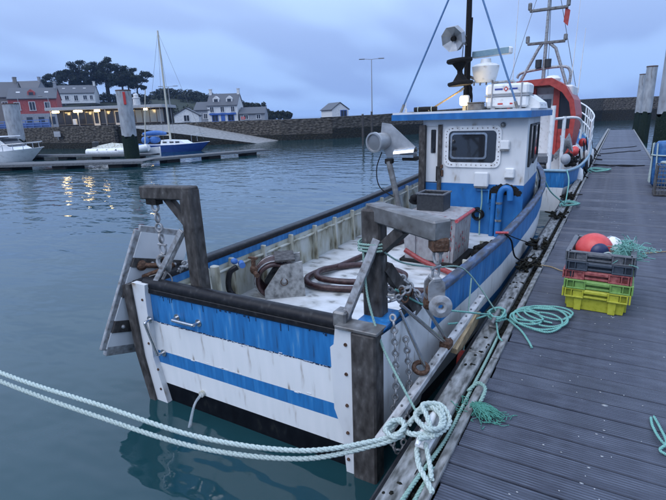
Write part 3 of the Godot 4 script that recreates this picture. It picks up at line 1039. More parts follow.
func deck_plate(parent: Node, called: String, material: String, org: Vector3, dir: Vector3, st: Array, down: float) -> void:
	var side := dir.cross(Vector3.UP).normalized()
	var b := MB.new()
	var rows := []
	for s in st:
		rows.append([org + dir * s[0] - side * s[1] * .97 + V(0, s[3] - down, 0), org + dir * s[0] + V(0, s[3] - down + .04, 0), org + dir * s[0] + side * s[1] * .97 + V(0, s[3] - down, 0)])
	b.grid(rows, true, true)
	mk(parent, called, b, material)

# ---------------------------------------------------------------- boats across the water
func far_boats() -> void:
	var b: MB
	# white motor cruiser
	var o := V(-39.5, 0, -17.5)
	var d := V(.93, 0, -.36).normalized()
	var sd := d.cross(Vector3.UP).normalized()
	var t := thing("motor_cruiser", "white cabin cruiser with bow rail moored at the left edge", "boat", o)
	var st := [[0, 1.1, 1.0, .66], [1.6, 1.2, 1.05, .68], [3.2, 1.15, .8, .74], [4.2, .85, .38, .82], [4.9, .4, .1, .88], [5.3, .06, .01, .92]]
	hull(t, "hull", "boat_gelcoat", o, d, st, -.3, 0, 1, 1.5)
	deck_plate(t, "deck", "boat_gelcoat", o, d, st, .02)
	b = MB.new()
	var bs := Basis(d, Vector3.UP, d.cross(Vector3.UP))
	b.prism([Vector2(.4, .6), Vector2(3.9, .7), Vector2(3.2, 1.02), Vector2(2.5, 1.55), Vector2(.5, 1.65)], Transform3D(bs, o - sd * .85), 1.7)
	mk(t, "cabin", b, "boat_gelcoat")
	for w in [[.65, 1.45], [1.55, 2.4]]:
		b = MB.new()
		b.prism([Vector2(w[0], 1.02), Vector2(w[1] + .25, 1.02), Vector2(w[1], 1.47), Vector2(w[0], 1.5)], Transform3D(bs, o - sd * .87), 1.74)
		mk(t, "window", b, "far_glass")
	b = MB.new()
	b.prism([Vector2(2.58, 1.5), Vector2(3.2, 1.03), Vector2(3.26, 1.06), Vector2(2.64, 1.53)], Transform3D(bs, o - sd * .75), 1.5)
	mk(t, "windscreen", b, "far_glass")
	b = MB.new()
	b.box(o + d * 1.5 + V(0, 1.69, 0), V(2.6, .07, 1.9), bs, .03)
	mk(t, "roof", b, "boat_gelcoat")
	b = MB.new()
	for s in [-1.0, 1.0]:
		var rp := [o + d * 3.0 + sd * s * 1.1 + V(0, 1.15, 0), o + d * 4.3 + sd * s * .75 + V(0, 1.22, 0), o + d * 5.2 + V(0, 1.3, 0)]
		b.tube(curve(rp, 5), .03, 5)
		for p in [rp[0], rp[1], rp[0].lerp(rp[1], .5)]:
			b.tube([p, p - V(0, .45, 0)], .025, 5)
	mk(t, "bow_rail", b, "stainless")
	# dinghy under a cover
	o = V(-33.6, 0, -22.6)
	d = V(.97, 0, -.24).normalized()
	sd = d.cross(Vector3.UP).normalized()
	bs = Basis(d, Vector3.UP, d.cross(Vector3.UP))
	t = thing("inflatable_dinghy", "grey and white covered inflatable boat behind the far pontoon", "boat", o)
	b = MB.new()
	for s in [-1.0, 1.0]:
		b.tube(curve([o + sd * s * .75 + V(0, .35, 0), o + d * 2.6 + sd * s * .75 + V(0, .38, 0), o + d * 4.0 + sd * s * .45 + V(0, .5, 0), o + d * 4.5 + V(0, .58, 0)], 5), .27, 10)
	mk(t, "tube", b, "boat_gelcoat")
	b = MB.new()
	b.grid([[o + V(0, .5, 0) - sd * .7, o + V(0, .75, 0), o + V(0, .5, 0) + sd * .7], [o + d * 1.6 + V(0, .55, 0) - sd * .7, o + d * 1.6 + V(0, .98, 0), o + d * 1.6 + V(0, .55, 0) + sd * .7], [o + d * 3.8 + V(0, .6, 0) - sd * .5, o + d * 3.8 + V(0, .8, 0), o + d * 3.8 + V(0, .6, 0) + sd * .5]], true, true)
	mk(t, "cover", b, "inner_white")
	for x in [.5, 1.3, 2.1]:
		b = MB.new()
		b.bar(o + d * x + sd * .96 + V(0, .18, 0), o + d * (x + .6) + sd * .96 + V(0, .52, 0), .12, .06, sd)
		mk(t, "stripe", b, "dark_plastic")
	b = MB.new()
	b.box(o + d * .1 + V(0, .8, 0), V(.4, .6, .4), bs, .08)
	mk(t, "outboard_motor", b, "dark_plastic")
	# blue sailing boat
	o = V(-33.4, 0, -27.2)
	d = V(.92, 0, -.32).normalized()
	sd = d.cross(Vector3.UP).normalized()
	bs = Basis(d, Vector3.UP, d.cross(Vector3.UP))
	t = thing("sailing_boat", "dark blue sailing boat with tall bare mast behind the far pontoon", "sailboat", o)
	st = [[-.5, .8, .6, .58], [1.4, 1.05, .85, .55], [3.0, 1.0, .75, .57], [4.5, .55, .3, .64], [5.5, .06, .02, .72]]
	hull(t, "hull", "yacht_blue", o, d, st, -.3, 0, 1, 1.2)
	deck_plate(t, "deck", "boat_gelcoat", o, d, st, .02)
	b = MB.new()
	b.prism([Vector2(1.5, .54), Vector2(3.8, .58), Vector2(3.3, .86), Vector2(1.6, .94)], Transform3D(bs, o - sd * .6), 1.2)
	mk(t, "cabin", b, "boat_gelcoat")
	for x in [1.9, 2.5, 3.0]:
		b = MB.new()
		b.box(o + d * x + V(0, .75, 0), V(.35, .12, 1.23), bs)
		mk(t, "window", b, "far_glass")
	b = MB.new()
	b.tube([o + d * 2.1 + V(0, .7, 0), o + d * 2.1 + V(.02, 9.1, 0)], [.085, .06], 8)
	mk(t, "mast", b, "spar")
	b = MB.new()
	b.tube([o + d * 2.0 + V(0, 1.3, 0), o + d * -.4 + V(0, 1.35, 0)], .05, 6)
	mk(t, "boom", b, "spar")
	b = MB.new()
	b.tube(curve([o + d * 1.8 + V(0, 1.42, 0), o + d * 1.0 + V(0, 1.5, .05), o + d * -.3 + V(0, 1.42, 0)], 5), [.1, .14, .16, .17, .18, .19, .2, .19, .17, .14, .1], 9)
	mk(t, "sail_cover", b, "tarp_blue")
	b = MB.new()
	for p in [o + V(0, .7, 0), o + d * 5.0 + V(0, .9, 0), o + d * 2.0 + sd * .95 + V(0, .7, 0), o + d * 2.0 - sd * .95 + V(0, .7, 0)]:
		b.tube([p, o + d * 2.1 + V(0, 9.0, 0)], .012, 4)
	mk(t, "stay", b, "steel_grey")
	b = MB.new()
	b.tube(curve([o + d * 4.2 + sd * .5 + V(0, 1.25, 0), o + d * 5.1 + V(0, 1.35, 0), o + d * 4.2 - sd * .5 + V(0, 1.25, 0)], 5), .022, 5)
	for s in [-1.0, 1.0]:
		b.tube([o + d * 4.2 + sd * s * .5 + V(0, .75, 0), o + d * 4.2 + sd * s * .5 + V(0, 1.25, 0)], .02, 5)
	b.tube(curve([o + d * .7 + sd * .8 + V(0, 1.2, 0), o + V(0, 1.25, 0), o + d * .7 - sd * .8 + V(0, 1.2, 0)], 5), .022, 5)
	mk(t, "rail", b, "stainless")
	b = MB.new()
	b.ball(o + d * .2 + sd * .55 + V(0, .95, 0), V(.35, .3, .3)).ball(o + d * .7 + V(0, .95, 0), V(.4, .28, .5))
	mk(t, "cockpit_cover", b, "tarp_blue")
	# second mast of a smaller boat beside it
	o = V(-31.2, 0, -24.2)
	t = thing("small_sailboat", "small white sailing dinghy with short raked mast beside the far pontoon", "sailboat", o)
	hull(t, "hull", "boat_gelcoat", o, V(.97, 0, -.24).normalized(), [[0, .5, .4, .5], [1, .6, .45, .5], [2.2, .06, .03, .6]], -.2)
	b = MB.new()
	b.tube([o + V(.9, .45, -.2), o + V(1.5, 4.6, -.4)], [.05, .035], 6)
	mk(t, "mast", b, "spar")
	b = MB.new()
	b.ball(o + V(.5, .6, -.1), V(.5, .22, .35))
	mk(t, "cover", b, "tarp_blue")

	# floating jetties over there
	for s in [[V(-42, .3, -8.2), V(-22.3, .3, -18.2), 1.9, "broad grey floating pontoon with dark floats across the water"], [V(-23.2, .3, -18.7), V(-20.9, .3, -26.6), 1.1, "narrow floating finger reaching right beyond the blue sailing boat"], [V(-38, .3, -19.4), V(-26.4, .3, -22.0), .9, "narrow floating walkway between the cruiser and the grey pile"]]:
		var a: Vector3 = s[0]; var e: Vector3 = s[1]
		t = thing("floating_pontoon", s[3], "pontoon", (a + e) / 2 - V(0, .3, 0), "floating pontoons across the water")
		var len := a.distance_to(e)
		var dd := (e - a).normalized()
		var across: Vector3 = dd.cross(Vector3.UP) * s[2] / 2
		b = MB.new()
		for sg in [-1.0, 1.0]:
			b.bar(a + across * sg - V(0, .05, 0), e + across * sg - V(0, .05, 0), .1, .12)
		mk(t, "side_beam", b, "jetty_deck")
		var k := int(len / .6)
		for i in k:
			var p := a.lerp(e, (i + .5) / k)
			b = MB.new()
			b.bar(p - across * .93, p + across * .93, .56, .05)
			mk(t, "deck_board", b, "jetty_deck")
		var fl := int(len / 3.2) + 1
		for i in fl:
			var p := a.lerp(e, (i + .5) / fl) - V(0, .2, 0)
			b = MB.new()
			b.bar(p - across * .95, p + across * .95, .85, .3, Vector3.UP, .06)
			mk(t, "float", b, "bare_black")
	pile(V(-26.9, 0, -20.6), .45, 4.25, 1.5, "grey mooring pile with red mark in front of the blue sailing boat", "piles across the water")
	b = MB.new()
	b.box(V(-26.5, 3.8, -20.32), V(.15, .75, .04), yaw(37), .01)
	mk(get_node("mooring_pile"), "red_mark", b, "sign_red")
	pile(V(-40.5, 0, -20.8), .55, 4.0, 1.3, "leaning pale mooring pile at the left edge in front of the red building", "piles across the water")

# ---------------------------------------------------------------- the second boat, ahead of the trawler
func red_boat() -> void:
	var o := V(-2.05, 0, -11.9)
	var t := thing("red_workboat", "fishing boat with red wheelhouse and blue bulwark moored ahead of the trawler", "boat", o)
	var b: MB
	var d := V(0, 0, -1)
	var st := [[0, 1.15, 1.0, .92], [1.2, 1.32, 1.2, .9], [3.2, 1.42, 1.25, .98], [5.5, 1.36, 1.1, 1.15], [7.6, 1.0, .62, 1.42], [9.2, .42, .15, 1.7], [9.9, .05, .02, 1.85]]
	hull(t, "hull", "hull_white", o, d, st, -.4, 0, .72)
	hull(t, "bulwark", "hull_blue", o, d, st, -.4, .72, 1.0)
	deck_plate(t, "deck", "deck_white", o, d, st, .42)
	b = MB.new()
	for sg in [-1.0, 1.0]:
		var pts := []
		for s in st:
			pts.append(o + V(sg * s[1], s[3] + .01, -s[0]))
		b.tube(curve(pts, 4), .035, 8)
	b.tube([o + V(-1.15, .93, 0), o + V(1.15, .93, 0)], .035, 8)
	mk(t, "gunwale", b, "radar_blue")
	# wheelhouse: red shell open towards the stern
	var zb := -14.9
	b = MB.new()
	b.box(V(-1.95, 1.68, zb - 1.2), V(1.55, 2.45, 1.8), Basis(), .04)
	var wh := mk(t, "wheelhouse", b, "house_white")
	b = MB.new()
	var arch := [Vector2(-2.78, 2.88), Vector2(-2.78, 3.02), Vector2(-1.66, 3.08), Vector2(-1.3, 2.86), Vector2(-1.08, 2.5), Vector2(-1.0, 2.1), Vector2(-1.03, 1.6), Vector2(-1.12, 1.0), Vector2(-1.24, 1.0), Vector2(-1.14, 1.6), Vector2(-1.12, 2.1), Vector2(-1.19, 2.44), Vector2(-1.38, 2.7), Vector2(-1.7, 2.9)]
	b.prism(arch, Transform3D(Basis(), V(0, 0, zb - 2.1)), 2.5)
	mk(wh, "roof", b, "boat_red")
	b = MB.new()
	b.prism([Vector2(-1.44, 1.75), Vector2(-1.15, 1.75), Vector2(-1.125, 2.1), Vector2(-1.195, 2.43), Vector2(-1.385, 2.69), Vector2(-1.47, 2.77)], Transform3D(Basis(), V(0, 0, zb + .02)), .03)
	mk(wh, "side_window", b, "far_glass")
	b = MB.new()
	b.prism([Vector2(-1.62, 2.88), Vector2(-1.46, 2.8), Vector2(-1.44, 1.0), Vector2(-1.56, 1.0)], Transform3D(Basis(), V(0, 0, zb + .0)), .1)
	mk(wh, "pillar", b, "boat_red")
	b = MB.new()
	b.prism([Vector2(-1.44, 1.0), Vector2(-1.235, 1.0), Vector2(-1.15, 1.75), Vector2(-1.44, 1.75)], Transform3D(Basis(), V(0, 0, zb + .02)), .05)
	mk(wh, "side_panel", b, "boat_red")
	b = MB.new()
	b.box(V(-1.85, 1.85, zb - .24), V(.44, 1.7, .1), Basis(), .02)
	var dr := mk(wh, "door", b, "raft_white")
	b = MB.new()
	b.box(V(-1.83, 2.38, zb - .185), V(.28, .34, .03))
	mk(dr, "pane", b, "glass")
	b = MB.new()
	b.box(V(-2.42, 2.25, zb - .27), V(.38, .5, .08), Basis(), .02)
	mk(wh, "aft_window", b, "glass")
	for p in [[V(-2.74, 1.85, zb + .2), V(.07, 2.1, .1)], [V(-2.13, 1.8, zb - .2), V(.08, 2.1, .2)]]:
		b = MB.new()
		b.box(p[0], p[1])
		mk(wh, "post", b, "boat_red")
	# mast
	var m := V(-2.05, 0, zb - 1.0)
	b = MB.new()
	var k := .045
	b.tube([V(-2.75, 2.95, m.z), V(-2.25, 3.95, m.z), V(-2.15, 4.1, m.z)], k, 7)
	b.tube([V(-1.4, 2.9, m.z), V(-1.78, 3.95, m.z), V(-1.95, 4.1, m.z)], k, 7)
	b.tube([V(-2.05, 3.0, m.z), V(-2.05, 6.6, m.z)], [k * 1.2, k * .7], 8)
	b.tube(curve([V(-2.78, 3.2, m.z), V(-2.6, 3.36, m.z), V(-1.6, 3.45, m.z), V(-1.35, 3.3, m.z), V(-1.35, 2.95, m.z)], 4), k * .9, 7)
	mk(t, "mast", b, "galvanised")
	for y in [[4.12, .5], [5.0, .5], [5.9, .35]]:
		b = MB.new()
		b.box(V(-2.05, y[0], m.z), V(y[1] * 2, .07, .12), Basis(), .01).box(V(-2.05 - y[1], y[0] + .12, m.z), V(.1, .2, .1), Basis(), .02).box(V(-2.05 + y[1], y[0] + .1, m.z), V(.1, .17, .1), Basis(), .02)
		mk(t, "crosstree", b, "steel_grey")
	for s in [[-2.2, 3.55], [-1.95, 3.55]]:
		b = MB.new()
		b.cyl(V(s[0], s[1] - .1, m.z + .05), V(s[0], s[1] + .12, m.z + .05), .09)
		mk(t, "loudhailer", b, "dark_plastic")
	b = MB.new()
	b.lathe([Vector2(0, 0), Vector2(.2, 0), Vector2(.22, .08), Vector2(.15, .16), Vector2(0, .18)], Transform3D(Basis(), V(-1.75, 3.02, m.z + .4)), 14)
	mk(t, "radome", b, "raft_white")
	for s in [[-1.3, 3.0, 2.2], [-1.1, 2.7, 1.7], [-2.9, 3.0, 3.4]]:
		b = MB.new()
		b.tube([V(s[0], s[1], m.z), V(s[0] + .04, s[1] + s[2], m.z)], [.014, .006], 5)
		mk(t, "aerial", b, "raft_white")
	b = MB.new()
	b.tube([V(-2.05, 6.5, m.z), V(-2.3, 1.6, -19.5)], .008, 4).tube([V(-2.05, 6.5, m.z), V(-2.9, 1.0, -12.5)], .008, 4).tube([V(-2.05, 6.4, m.z), V(-.9, 1.5, -17)], .008, 4)
	mk(t, "stay", b, "steel_grey")
	b = MB.new()
	b.prism([Vector2(0, 0), Vector2(.13, -.1), Vector2(.1, -.5), Vector2(-.02, -.38)], Transform3D(Basis(), V(-1.62, 5.0, m.z)), .012)
	mk(t, "pennant", b, "boat_red")
	# pulpit rail round the fore deck
	b = MB.new()
	for y in [.35, .62, .92]:
		var rp := []
		for s in [[3.4, 1.4, .98], [5.5, 1.36, 1.15], [7.6, 1.02, 1.42], [9.2, .46, 1.7]]:
			rp.append(o + V(s[1], s[2] + y, -s[0]))
		rp.append(o + V(0, 1.86 + y, -9.95))
		for s in [[9.2, .46, 1.7], [7.6, 1.02, 1.42], [5.5, 1.36, 1.15]]:
			rp.append(o + V(-s[1], s[2] + y, -s[0]))
		b.tube(curve(rp, 4), .022, 6)
	for s in [[3.4, 1.4, .98], [3.9, 1.4, 1.01], [4.5, 1.39, 1.05], [5.0, 1.38, 1.1], [5.5, 1.36, 1.15], [6.1, 1.28, 1.21], [6.6, 1.2, 1.28], [7.1, 1.12, 1.35], [7.6, 1.02, 1.42], [8.4, .75, 1.56], [9.2, .46, 1.7]]:
		for sg in [-1.0, 1.0]:
			b.tube([o + V(sg * s[1], s[2], -s[0]), o + V(sg * s[1], s[2] + .92, -s[0])], .022, 6)
	mk(t, "rail", b, "raft_white")
	# gear on the after deck: davit posts, hauler, boxes
	b = MB.new()
	b.cyl(V(-1.35, .5, -12.6), V(-1.35, 2.35, -12.6), .055).cyl(V(-1.12, .5, -12.9), V(-1.12, 2.1, -12.9), .04)
	mk(t, "deck_post", b, "raft_white")
	b = MB.new()
	b.tube(curve([V(-1.3, 2.05, -12.7), V(-.9, 2.06, -13.2), V(-.78, 1.9, -13.6), V(-.8, 1.55, -13.7)], 5), .03, 7)
	mk(t, "grab_rail", b, "raft_white")
	b = MB.new()
	b.lathe([Vector2(0, -.1), Vector2(.24, -.1), Vector2(.12, 0), Vector2(.24, .1), Vector2(0, .1)], Transform3D(Basis(Vector3.FORWARD, PI / 2.4), V(-1.05, 1.45, -13.2)), 16)
	b.bar(V(-1.3, 1.1, -13.2), V(-1.05, 1.45, -13.2), .12, .12)
	mk(t, "net_hauler", b, "galvanised")
	for s in [[V(-1.7, .75, -12.9), V(.6, .5, .8), "dark_plastic"], [V(-1.5, 1.12, -12.8), V(.4, .22, .5), "crate_grey"], [V(-2.5, .85, -13), V(.7, .7, .6), "galvanised"]]:
		b = MB.new()
		b.box(s[0], s[1], Basis(), .04)
		mk(t, "deck_box", b, s[2])
	rng.seed = 18
	b = MB.new()
	for i in 40:
		b.ball(V(-1.0 + rng.randfn() * .1, .85 + rng.randf() * .3, -13.2 - rng.randf() * 1.6), V(.06, .05, .07), 4, 7)
	mk(t, "dark_netting", b, "bare_black").set_meta("kind", "stuff")
	for s in [[-.9, 1.22, -13.9, "buoy_red"], [-.86, 1.3, -16.2, "buoy_red"], [-1.0, 1.12, -12.7, "print_grey"], [-.95, 1.2, -14.5, "raft_white"]]:
		b = MB.new()
		b.ball(V(s[0], s[1], s[2]), V(.11, .13, .11), 8, 12)
		mk(t, "buoy", b, s[3])
	# fenders and mooring gear on its side
	rng.seed = 17
	for i in 5:
		var p := V(-.74 + .03 * (i % 2), .72 + .1 * (i % 3), -13.4 - i * 1.35)
		var fd := thing("boat_fender", ["white fender on the red workboat's side, nearest the trawler", "black fender hanging second on the red workboat's side", "white fender hanging third on the red workboat's side", "black fender hanging fourth on the red workboat's side", "farthest white fender on the red workboat's side"][i], "fender", p, "fenders of the red workboat")
		b = MB.new()
		b.lathe([Vector2(.02, -.32), Vector2(.1, -.27), Vector2(.12, -.1), Vector2(.12, .1), Vector2(.1, .24), Vector2(.03, .3), Vector2(.0, .34)], Transform3D(Basis(), p - V(0, .15, 0)), 12, true)
		mk(fd, "body", b, "raft_white" if i % 2 == 0 else "rubber")
		b = MB.new()
		b.tube([p + V(0, .15, 0), p + V(-.03, .55, 0)], .012, 5)
		mk(fd, "lanyard", b, "cable_black")

# ---------------------------------------------------------------- the trawler
const TZ := [-2.35, -2.9, -3.5, -4.2, -5.0, -5.8, -6.6, -7.4, -8.1, -8.8, -9.4, -9.9, -10.4, -10.85, -11.2, -11.4]
const TW := [1.08, 1.12, 1.15, 1.18, 1.2, 1.21, 1.215, 1.21, 1.19, 1.11, .99, .84, .64, .41, .19, .03]
const TH := [1.0, 1.0, 1.0, 1.0, 1.005, 1.01, 1.02, 1.045, 1.085, 1.15, 1.22, 1.29, 1.37, 1.44, 1.5, 1.54]

func tcx(z: float) -> float:
	return lerpf(-2.19, -2.1, clampf((-2.35 - z) / 2.6, 0, 1))

func look(arr: Array, z: float) -> float:
	for i in TZ.size() - 1:
		if z <= TZ[i] and z >= TZ[i + 1]:
			return lerpf(arr[i], arr[i + 1], (z - TZ[i]) / (TZ[i + 1] - TZ[i]))
	return arr[0] if z > TZ[0] else arr[-1]

# a point of the hull's skin: h in metres (bands below .72) or up to the sheer; inset moves it inwards
func skin(z: float, sg: float, h: float, inset := 0.0) -> Vector3:
	var w := look(TW, z)
	var bow := clampf((-z - 7.6) / 3.6, 0, 1)
	var top := look(TH, z)
	var f := clampf((h + .4) / (top + .4), 0, 1)
	var w2: float
	if h >= .42:
		w2 = w * lerpf(1.0, lerpf(.99, .80, bow), clampf((top - h) / (top - .42), 0, 1))
	else:
		w2 = w * lerpf(lerpf(.99, .80, bow), lerpf(.84, .22, bow), clampf((.42 - h) / .82, 0, 1))
	return V(tcx(z) + sg * maxf(w2 - inset, .012), h, z)

func band(parent: Node, called: String, material: String, lo, hi, rows := 3, z_from := 0) -> MeshInstance3D:
	var b := MB.new()
	for sg in [-1.0, 1.0]:
		var g := []
		for i in range(z_from, TZ.size()):
			var top: float = TH[i]
			var h0: float = lo
			var h1: float = top if hi < 0 else hi
			# paint lines follow the sheer at the bow
			var lift := (top - 1.0) * clampf((h0 + .1) / .9, 0, 1)
			h0 += lift if h0 > .2 else 0.0
			if hi > 0:
				h1 += (top - 1.0) * clampf((h1 + .1) / .9, 0, 1) if h1 > .2 else 0.0
			var row := []
			for k in rows + 1:
				row.append(skin(TZ[i], sg, lerpf(h0, h1, float(k) / rows)))
			g.append(row)
		b.grid(g, true, sg > 0)
	var h1: float = 1.0 if hi < 0 else hi
	b.quad(skin(-2.35, -1, lo), skin(-2.35, -1, h1), skin(-2.35, 1, h1), skin(-2.35, 1, lo))
	return mk(parent, called, b, material)

func trawler() -> Node3D:
	var t := thing("trawler", "small blue and white stern trawler with wheelhouse moored beside the pontoon", "fishing boat", V(-2.1, 0, -6.5))
	var b: MB
	band(t, "bottom", "hull_black", -.4, .16, 4)
	var side := band(t, "lower_side", "hull_white", .16, .34, 2)
	band(t, "stripe", "hull_blue", .34, .45, 1)
	band(t, "side", "hull_white", .45, .71, 2)
	band(t, "bulwark", "hull_blue", .71, -1, 3)
	# inner face of the bulwark with ribs and stringer
	b = MB.new()
	for sg in [-1.0, 1.0]:
		var g := []
		for z in TZ:
			if z < -11.0:
				continue
			g.append([skin(z, sg, .44, .07), skin(z, sg, .7, .075), skin(z, sg, look(TH, z) - .005, .075)])
		b.grid(g, true, sg < 0)
	b.quad(V(-3.2, .44, -2.43), V(-1.17, .44, -2.43), V(-1.17, .99, -2.43), V(-3.2, .99, -2.43))
	var inner := mk(t, "inner_bulwark", b, "inner_white")
	for sg in [-1.0, 1.0]:
		var z := -2.9
		while z > -9.2:
			b = MB.new()
			var p0 := skin(z, sg, .5, .1)
			var p1 := skin(z, sg, look(TH, z) - (.06 if sg < 0 else .14), .1)
			b.bar(p0, p1, .035, .07, V(1, 0, 0), .006)
			mk(inner, "rib", b, "inner_white")
			z -= .52
		b = MB.new()
		var sp := []
		for q in TZ:
			if q < -9.6:
				break
			sp.append(skin(q - .02, sg, look(TH, q) - .16, .1))
		b.tube(sp, .016, 6)
		mk(inner, "stringer", b, "inner_white")
	# deck
	b = MB.new()
	var g := []
	for z in TZ:
		var y := .5 + (look(TH, z) - 1.0) * .6
		g.append([skin(z - .02, -1, .5, .06) * V(1, 0, 1) + V(0, y, 0), V(tcx(z), y + .02, z), skin(z - .02, 1, .5, .06) * V(1, 0, 1) + V(0, y, 0)])
	b.grid(g, true, true)
	mk(t, "deck", b, "deck_white")
	# gunwale cap: dark moulding with blue inner strip
	for sg in [-1.0, 1.0]:
		b = MB.new()
		var s := MB.new()
		g = []
		var g2 := []
		for i in TZ.size():
			var z: float = TZ[i]
			var h: float = TH[i]
			var p := skin(z, sg, h)
			var x := V(sg, 0, 0)
			var kw := 1.0 if sg < 0 else .62
			if sg > 0 and i == 0:
				continue
			g.append([p + x * .022 + V(0, -.03, 0), p + x * .026 + V(0, .008, 0), p + x * .01 + V(0, .024, 0), p - x * .07 * kw + V(0, .026, 0), p - x * .09 * kw + V(0, .01, 0), p - x * .09 * kw + V(0, -.03, 0)])
			g2.append([p - x * .086 + V(0, -.03, 0), p - x * .082 + V(0, -.1, 0)])
		b.grid(g, true, sg < 0)
		s.grid(g2, true, sg < 0)
		mk(t, "gunwale_cap", b, "rubber" if sg < 0 else "cap_worn")
		mk(t, "gunwale_strip", s, "hull_blue")
	# black pipe cap on the transom
	b = MB.new()
	b.tube([V(-3.16, 1.012, -2.385), V(-1.34, 1.012, -2.385)], .052, 12)
	b.box(V(-2.25, .97, -2.385), V(1.82, .07, .1), Basis(), .02)
	mk(t, "transom_cap", b, "rubber")
	# corner posts
	b = MB.new()
	b.prism([Vector2(-3.235, 1.03), Vector2(-3.08, 1.03), Vector2(-3.09, .95), Vector2(-3.1, .4), Vector2(-3.0, .0), Vector2(-2.98, -.15), Vector2(-3.12, -.15), Vector2(-3.2, .4)], Transform3D(Basis(), V(0, 0, -2.352)), .05)
	var pp := mk(t, "corner_plate", b, "house_white")
	b = MB.new()
	for y in [.9, .7, .52, .3, .12]:
		b.cyl(V(-3.13 if y > .35 else -3.06, y, -2.303), V(-3.13 if y > .35 else -3.06, y, -2.296), .012, .01, 8)
	mk(pp, "bolt", b, "rusty")
	b = MB.new()
	b.prism([Vector2(-3.33, 1.0), Vector2(-3.235, 1.02), Vector2(-3.2, .4), Vector2(-3.12, -.02), Vector2(-3.1, -.15), Vector2(-3.17, -.15), Vector2(-3.19, 0), Vector2(-3.285, .42)], Transform3D(Basis(), V(0, 0, -2.45)), .17)
	mk(t, "corner_timber", b, "timber_grey")
	b = MB.new()
	b.prism([Vector2(-1.40, .88), Vector2(-1.375, .9), Vector2(-1.36, 1.03), Vector2(-1.25, 1.03), Vector2(-1.25, -.1), Vector2(-1.30, -.1), Vector2(-1.33, .3), Vector2(-1.385, .45)], Transform3D(Basis(), V(0, 0, -2.352)), .05)
	pp = mk(t, "corner_plate", b, "house_white")
	for y in [.92, .72, .5, .3, .1]:
		b = MB.new()
		b.cyl(V(-1.29, y, -2.305), V(-1.29, y, -2.295), .013, .011, 8)
		mk(pp, "bolt", b, "rusty")
	b = MB.new()
	b.box(V(-1.165, .45, -2.345), V(.165, 1.14, .13), Basis(), .012)
	mk(t, "corner_timber", b, "timber_grey")
	# white plate and blue corner on the starboard quarter
	b = MB.new()
	g = []
	for z in [-2.36, -2.6, -2.85, -3.1]:
		g.append([skin(z, 1, .12, -.012), skin(z, 1, .42, -.012), skin(z, 1, .7, -.012), skin(z, 1, 1.0, -.03)])
	b.grid(g, true, true)
	mk(t, "quarter_plate", b, "hull_white")
	b = MB.new()
	b.box(V(-1.17, 1.03, -2.52), V(.2, .03, .3), Basis(), .008)
	mk(t, "corner_pad", b, "hull_blue")
	b = MB.new()
	b.box(V(-1.21, 1.035, -2.345), V(.28, .022, .14), Basis(), .004)
	mk(t, "corner_cap", b, "steel_grey")
	# handles
	for s in [[V(-2.81, .79, -2.35), V(-2.58, .79, -2.35)], [V(-3.075, .74, -2.305), V(-3.02, .44, -2.345)]]:
		b = MB.new()
		var a: Vector3 = s[0]; var e: Vector3 = s[1]
		var o := V(0, 0, .055)
		b.tube(curve([a, a + o * .9 + (e - a) * .03, a + o + (e - a) * .14, e + o - (e - a) * .14, e + o * .9 - (e - a) * .03, e], 5), .013, 8)
		b.cyl(a, a + V(0, 0, .006), .03).cyl(e, e + V(0, 0, .006), .03)
		mk(t, "grab_handle", b, "stainless")
	# cooling water outlet
	b = MB.new()
	b.cyl(V(-2.62, .18, -2.37), V(-2.62, .18, -2.325), .026)
	var op := mk(t, "outlet_pipe", b, "inner_white")
	b = MB.new()
	b.tube(curve([V(-2.62, .178, -2.33), V(-2.61, .14, -2.24), V(-2.6, .0, -2.16), V(-2.6, -.02, -2.155)], 5), [.014, .013, .012, .011, .01, .01, .01, .011, .012, .013, .014, .016, .018, .02, .022, .024], 7)
	mk(op, "water_jet", b, "foam")
	# worn spots where the paint is broken along the transom band
	rng.seed = 9
	b = MB.new()
	for i in 26:
		var x := rng.randf_range(-3.0, -1.45)
		var y := .71 + rng.randfn() * .008 if i % 2 else .455 + rng.randfn() * .006
		b.box(V(x, y, -2.3495), V(rng.randf_range(.01, .06), rng.randf_range(.003, .009), .003))
	mk(t, "paint_chips", b, "house_white").set_meta("kind", "stuff")
	# ragged dark edge below the blue band, and tar runs below the cap
	b = MB.new()
	var ex := -3.05
	while ex < -1.41:
		var ew := rng.randf_range(.006, .03)
		b.box(V(ex + ew / 2, .711 - rng.randf() * .006, -2.3492), V(ew, rng.randf_range(.002, .010), .003))
		ex += ew * rng.randf_range(.9, 1.5)
	mk(t, "ragged_edge", b, "navy_edge").set_meta("kind", "stuff")
	b = MB.new()
	for i in 24:
		var ln := pow(rng.randf(), 2.5) * .06 + .006
		b.box(V(rng.randf_range(-3.04, -1.42), .938 - ln / 2, -2.3490), V(rng.randf_range(.003, .02) if ln < .02 else rng.randf_range(.002, .006), ln, .003))
	mk(t, "tar_runs", b, "navy_edge").set_meta("kind", "stuff")
	wheelhouse(t)
	gallows(t)
	return t

